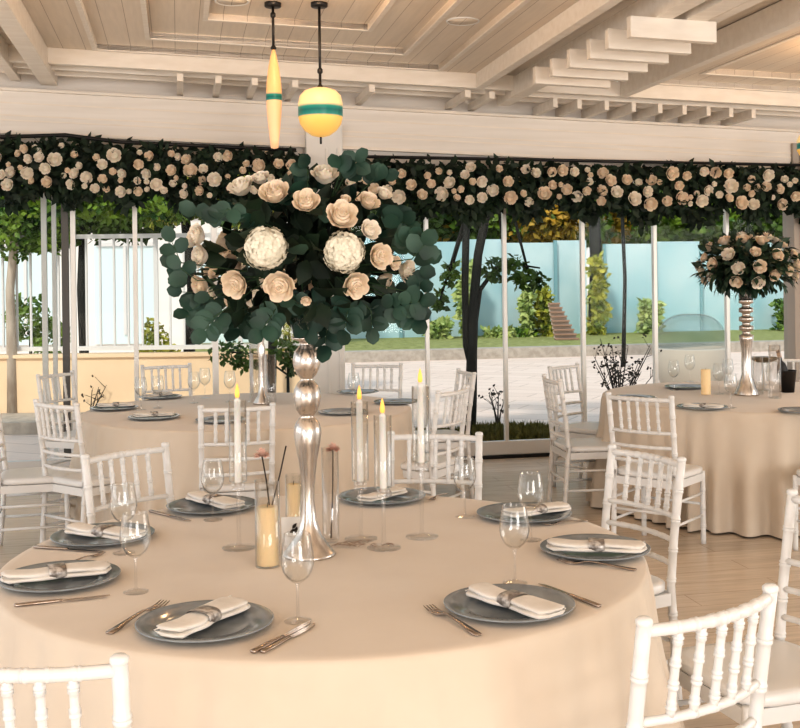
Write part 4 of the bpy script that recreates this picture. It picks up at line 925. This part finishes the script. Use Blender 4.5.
# left: peach wall, white fence, facade
A = W(-60, 426, -.03); YPW = 12.9
b = MB(); b.box((-4.3, YPW, .34), (7.2, .18, .80)); b.box((-4.3, YPW, .75), (7.24, .24, .04)); tag(b.build('garden_wall', M['peach']), 'low peach rendered garden wall outside the left glass doors', 'wall')
b = MB(); b.box((-4.4, YPW-.55, .03), (6.4, .9, .14)); struct(b.build('trim_2', M['kerb']))
wf_ = empty('railing', (-4.3, YPW+.02, .77)); tag(wf_, 'white upright-bar railing on top of the peach wall', 'railing')
b = MB(); b.box((0, 0, .06), (7.0, .05, .05)); b.build('bottom_bar', M['whiteout'], wf_)
b = MB(); b.box((0, 0, 1.36), (7.0, .05, .05)); b.build('top_bar', M['whiteout'], wf_)
for i in range(43):
    x = -3.4+i*.162; b = MB(); b.box((x, 0, .70), (.022 if i % 6 else .05, .03, 1.30)); b.build('upright_bar', M['whiteout'], wf_)
for px, w_ in ((45, 5), (55, 4)):
    u, b = fcol(px, 2.56, .02, w_*9.3/F, .35, .06, y=320); b2 = b.build('canopy_post', M['whiteout']); tag(b2, ['thick white post outside the left glass', 'slim white post outside the left glass'][px == 55], 'post')
hs = empty('white_building', (-8.6, 23.5, -.05)); tag(hs, 'white building with pale blue windows far behind the railing', 'building')
b = MB(); b.box((0, 1.5, 1.62), (13, 3, 3.25)); b.build('wall', M['whitefac'], hs)
b = MB(); b.box((0, 1.5, 3.3), (13.4, 3.6, .14)); b.build('roof', M['whiteout'], hs)
for i in range(6):
    b = MB(); b.box((-5.6+i*2.1, -.03, 1.4), (1.3, .08, 2.1)); w0 = b.build('window', M['win'], hs)
    b = MB(); b.box((-5.6+i*2.1, -.09, 1.5), (.06, .04, 1.9)); b.box((-5.6+i*2.1, -.09, 2.45), (1.2, .05, .07)); b.build('window_frame', M['whiteout'], w0)
# left trees
q = W(13, 424, -.03); Yt = q.y
tree('tree', (q.x, Yt), [WY(13, 432, Yt), WY(12, 360, Yt), WY(10, 290, Yt), WY(14, 240, Yt), WY(30, 200, Yt)], [.07, .06, .05, .045, .04], [(WY(40, 205, Yt), (.55, .5, .35)), (WY(15, 225, Yt), (.45, .4, .4)), (WY(100, 190, Yt), (.6, .5, .35)), (WY(50, 240, Yt), (.25, .2, .15)), (WY(150, 205, Yt), (.5, .4, .22)), (WY(75, 170, Yt), (1.1, .5, .4))], .10, 'leafm', 'barkl', 'pale-trunked leafy tree just outside the left glass doors', seed=8, per=1100)
Yt = 14.5; X = WY(185, 300, Yt).x
tree('tree', (X, Yt), [(X, Yt, -.05), (X+.1, Yt, 1.5), (X, Yt, 2.6)], [.08, .07, .06], [(WY(165, 195, Yt), (.8, .6, .42)), (WY(215, 180, Yt), (.7, .5, .4)), (WY(250, 200, Yt), (.5, .5, .5))], .11, 'leafy', 'barkd', 'yellow-green tree behind the railing at left', seed=9, per=1300)
Yt = 15.5; X = WY(85, 300, Yt).x
tree('tree', (X, Yt), [(X, Yt, -.05), (X-.05, Yt, 1.5), (X, Yt, 2.7)], [.07, .06, .05], [(WY(90, 200, Yt), (1.2, .6, .6)), (WY(40, 215, Yt), (.9, .6, .5)), (WY(135, 218, Yt), (.6, .4, .35))], .11, 'leafd', 'barkd', 'dark green tree behind the railing at the far left', seed=10, per=1500)
Yt = 13.85; X = WY(158, 350, Yt).x
tree('bush', (X, Yt), [(X, Yt, -.05), (X, Yt, .9)], [.03, .02], [(WY(157, 345, Yt), (.22, .2, .18)), (WY(152, 330, Yt), (.13, .12, .15)), (WY(168, 355, Yt), (.18, .15, .12))], .07, 'leafy', 'barkd', 'small yellow-green bush above the peach wall', cat='bush', seed=11, per=600)
Yt = 12.0; X = WY(30, 300, 16).x
tree('bush', (X, 16), [(X, 16, -.05), (X, 16, .9)], [.03, .02], [((X, 16, 1.1), (.35, .3, .35)), ((X+.3, 16, .8), (.3, .3, .3))], .1, 'leafm', 'barkd', 'rounded green bush behind the railing at far left', cat='bush', seed=12, per=500)
Yt = 11.6; X = WY(288, 380, Yt).x
tree('bush', (X, Yt), [(X, Yt, -.05), (X, Yt, .6)], [.02, .015], [(WY(285, 350, Yt), (.15, .12, .14)), (WY(230, 352, Yt), (.25, .15, .12)), (WY(292, 365, Yt), (.1, .1, .12)), (WY(245, 365, Yt), (.15, .1, .06))], .07, 'leafd', 'barkd', 'dark leafy bush outside, seen under the big bouquet', cat='bush', seed=13, per=500)
Yt = 13; X = WY(285, 330, Yt).x
tree('bush', (X, Yt), [(X, Yt, -.05), (X, Yt, .9)], [.02, .015], [(WY(290, 345, Yt), (.15, .12, .13)), (WY(282, 330, Yt), (.12, .1, .1))], .07, 'leafy', 'barkd', 'lime green bush behind the pillar, under the big bouquet', cat='bush', seed=14, per=500)
# pod seat
Y = 14.0; pc_ = WY(692, 400, Y); pd = empty('pod_seat', (pc_.x, Y, -.03)); tag(pd, 'pale domed outdoor pod seat seen through the glass at right', 'seat')
vs = []; fs = []; n = 20; m_ = 10
for i in range(m_+1):
    a = i/m_*math.pi/2
    for j in range(n+1):
        t = math.pi*j/n; vs.append((.46*math.cos(t)*math.cos(a)**.7, .40*math.sin(t)*math.cos(a)**.7, .72+.42*math.sin(a)))
for i in range(m_):
    for j in range(n): q_ = i*(n+1)+j; fs.append((q_, q_+1, q_+n+2, q_+n+1))
MB().add(vs, fs, True).build('dome', glassy('pale_dome', (.55, .68, .70), .4, .22, .25), pd)
MB().lathe([(0, 0), (.30, 0), (.42, .35), (.47, .70), (.44, .72), (.38, .40), (0, .38)], 28).build('basket', mat('pale_wicker', (.50, .44, .37), .7, bump=.4, bscale=40), pd)
b = MB(); b.box((0, 0, .42), (.6, .5, .1)); b.build('cushion', M['whiteout'], pd, .03)

# ------------------------------------------------------------------ light
w = bpy.data.worlds.new('world'); sc.world = w; w.use_nodes = True; nt = w.node_tree; bg = nt.nodes['Background']
tc = nt.nodes.new('ShaderNodeTexCoord'); sp_ = nt.nodes.new('ShaderNodeSeparateXYZ'); nt.links.new(tc.outputs['Generated'], sp_.inputs[0])
cr = nt.nodes.new('ShaderNodeValToRGB'); cr.color_ramp.elements[0].position = 0; cr.color_ramp.elements[0].color = (.95, .90, .84, 1); cr.color_ramp.elements[1].position = .7; cr.color_ramp.elements[1].color = (.62, .80, .95, 1)
nt.links.new(sp_.outputs[2], cr.inputs[0]); nt.links.new(cr.outputs[0], bg.inputs[0]); bg.inputs[1].default_value = 1.1
def area(name, loc, rot, sx, sy, e, col=(1, .93, .85)):
    l = bpy.data.lights.new(name, 'AREA'); l.shape = 'RECTANGLE'; l.size = sx; l.size_y = sy; l.energy = e; l.color = col
    o = bpy.data.objects.new(name, l); COL.objects.link(o); o.location = loc; o.rotation_euler = rot; return o
area('window_and_fill_light', (4.2, -5.6, 1.6), (R(90), 0, R(30)), 4.2, 2.4, 350, (1, .965, .94))
area('window_and_fill_light', (-4.4, -5.2, 1.6), (R(90), 0, R(-30)), 3, 2.2, 110, (.98, .97, 1))
area('window_and_fill_light', (6.3, 4.6, 1.7), (R(88), 0, R(72)), 3.2, 1.8, 85, (1, .95, .88))  # unseen fill lamp added to brighten the right rear table and its chairs
area('side_light', (-5.2, 2.5, 1.9), (R(90), 0, R(-80)), 5, 1.8, 40, (.97, .97, 1))
area('ceiling_fill', (-.3, -2.2, .7), (R(168), 0, 0), 6, 3, 135, (1, .84, .67))  # unseen upward fill, added only to brighten the ceiling
def pnt(loc, e, col, r=.15):
    l = bpy.data.lights.new('glow', 'POINT'); l.energy = e; l.color = col; l.shadow_soft_size = r; o = bpy.data.objects.new('glow', l); COL.objects.link(o); o.location = loc
pnt(cuz(*CC(300, -25, Z2), 3.22), 20, (1, .62, .32), .1); pnt(cuz(*CC(860, 45, Z1), 3.12), 18, (1, .62, .32), .1)
s = bpy.data.lights.new('sun', 'SUN'); s.energy = 2.5; s.angle = R(6); s.color = (1, .92, .80); so = bpy.data.objects.new('sun', s); COL.objects.link(so); so.rotation_euler = (R(42), R(-25), 0)
sc.view_settings.view_transform = 'Standard'; sc.view_settings.exposure = -.2
try: sc.view_settings.look = 'Medium High Contrast'
except Exception: pass
try:
    sc.cycles.max_bounces = 8; sc.cycles.diffuse_bounces = 3; sc.cycles.glossy_bounces = 3; sc.cycles.transparent_max_bounces = 32; sc.cycles.sample_clamp_indirect = 4
except Exception: pass
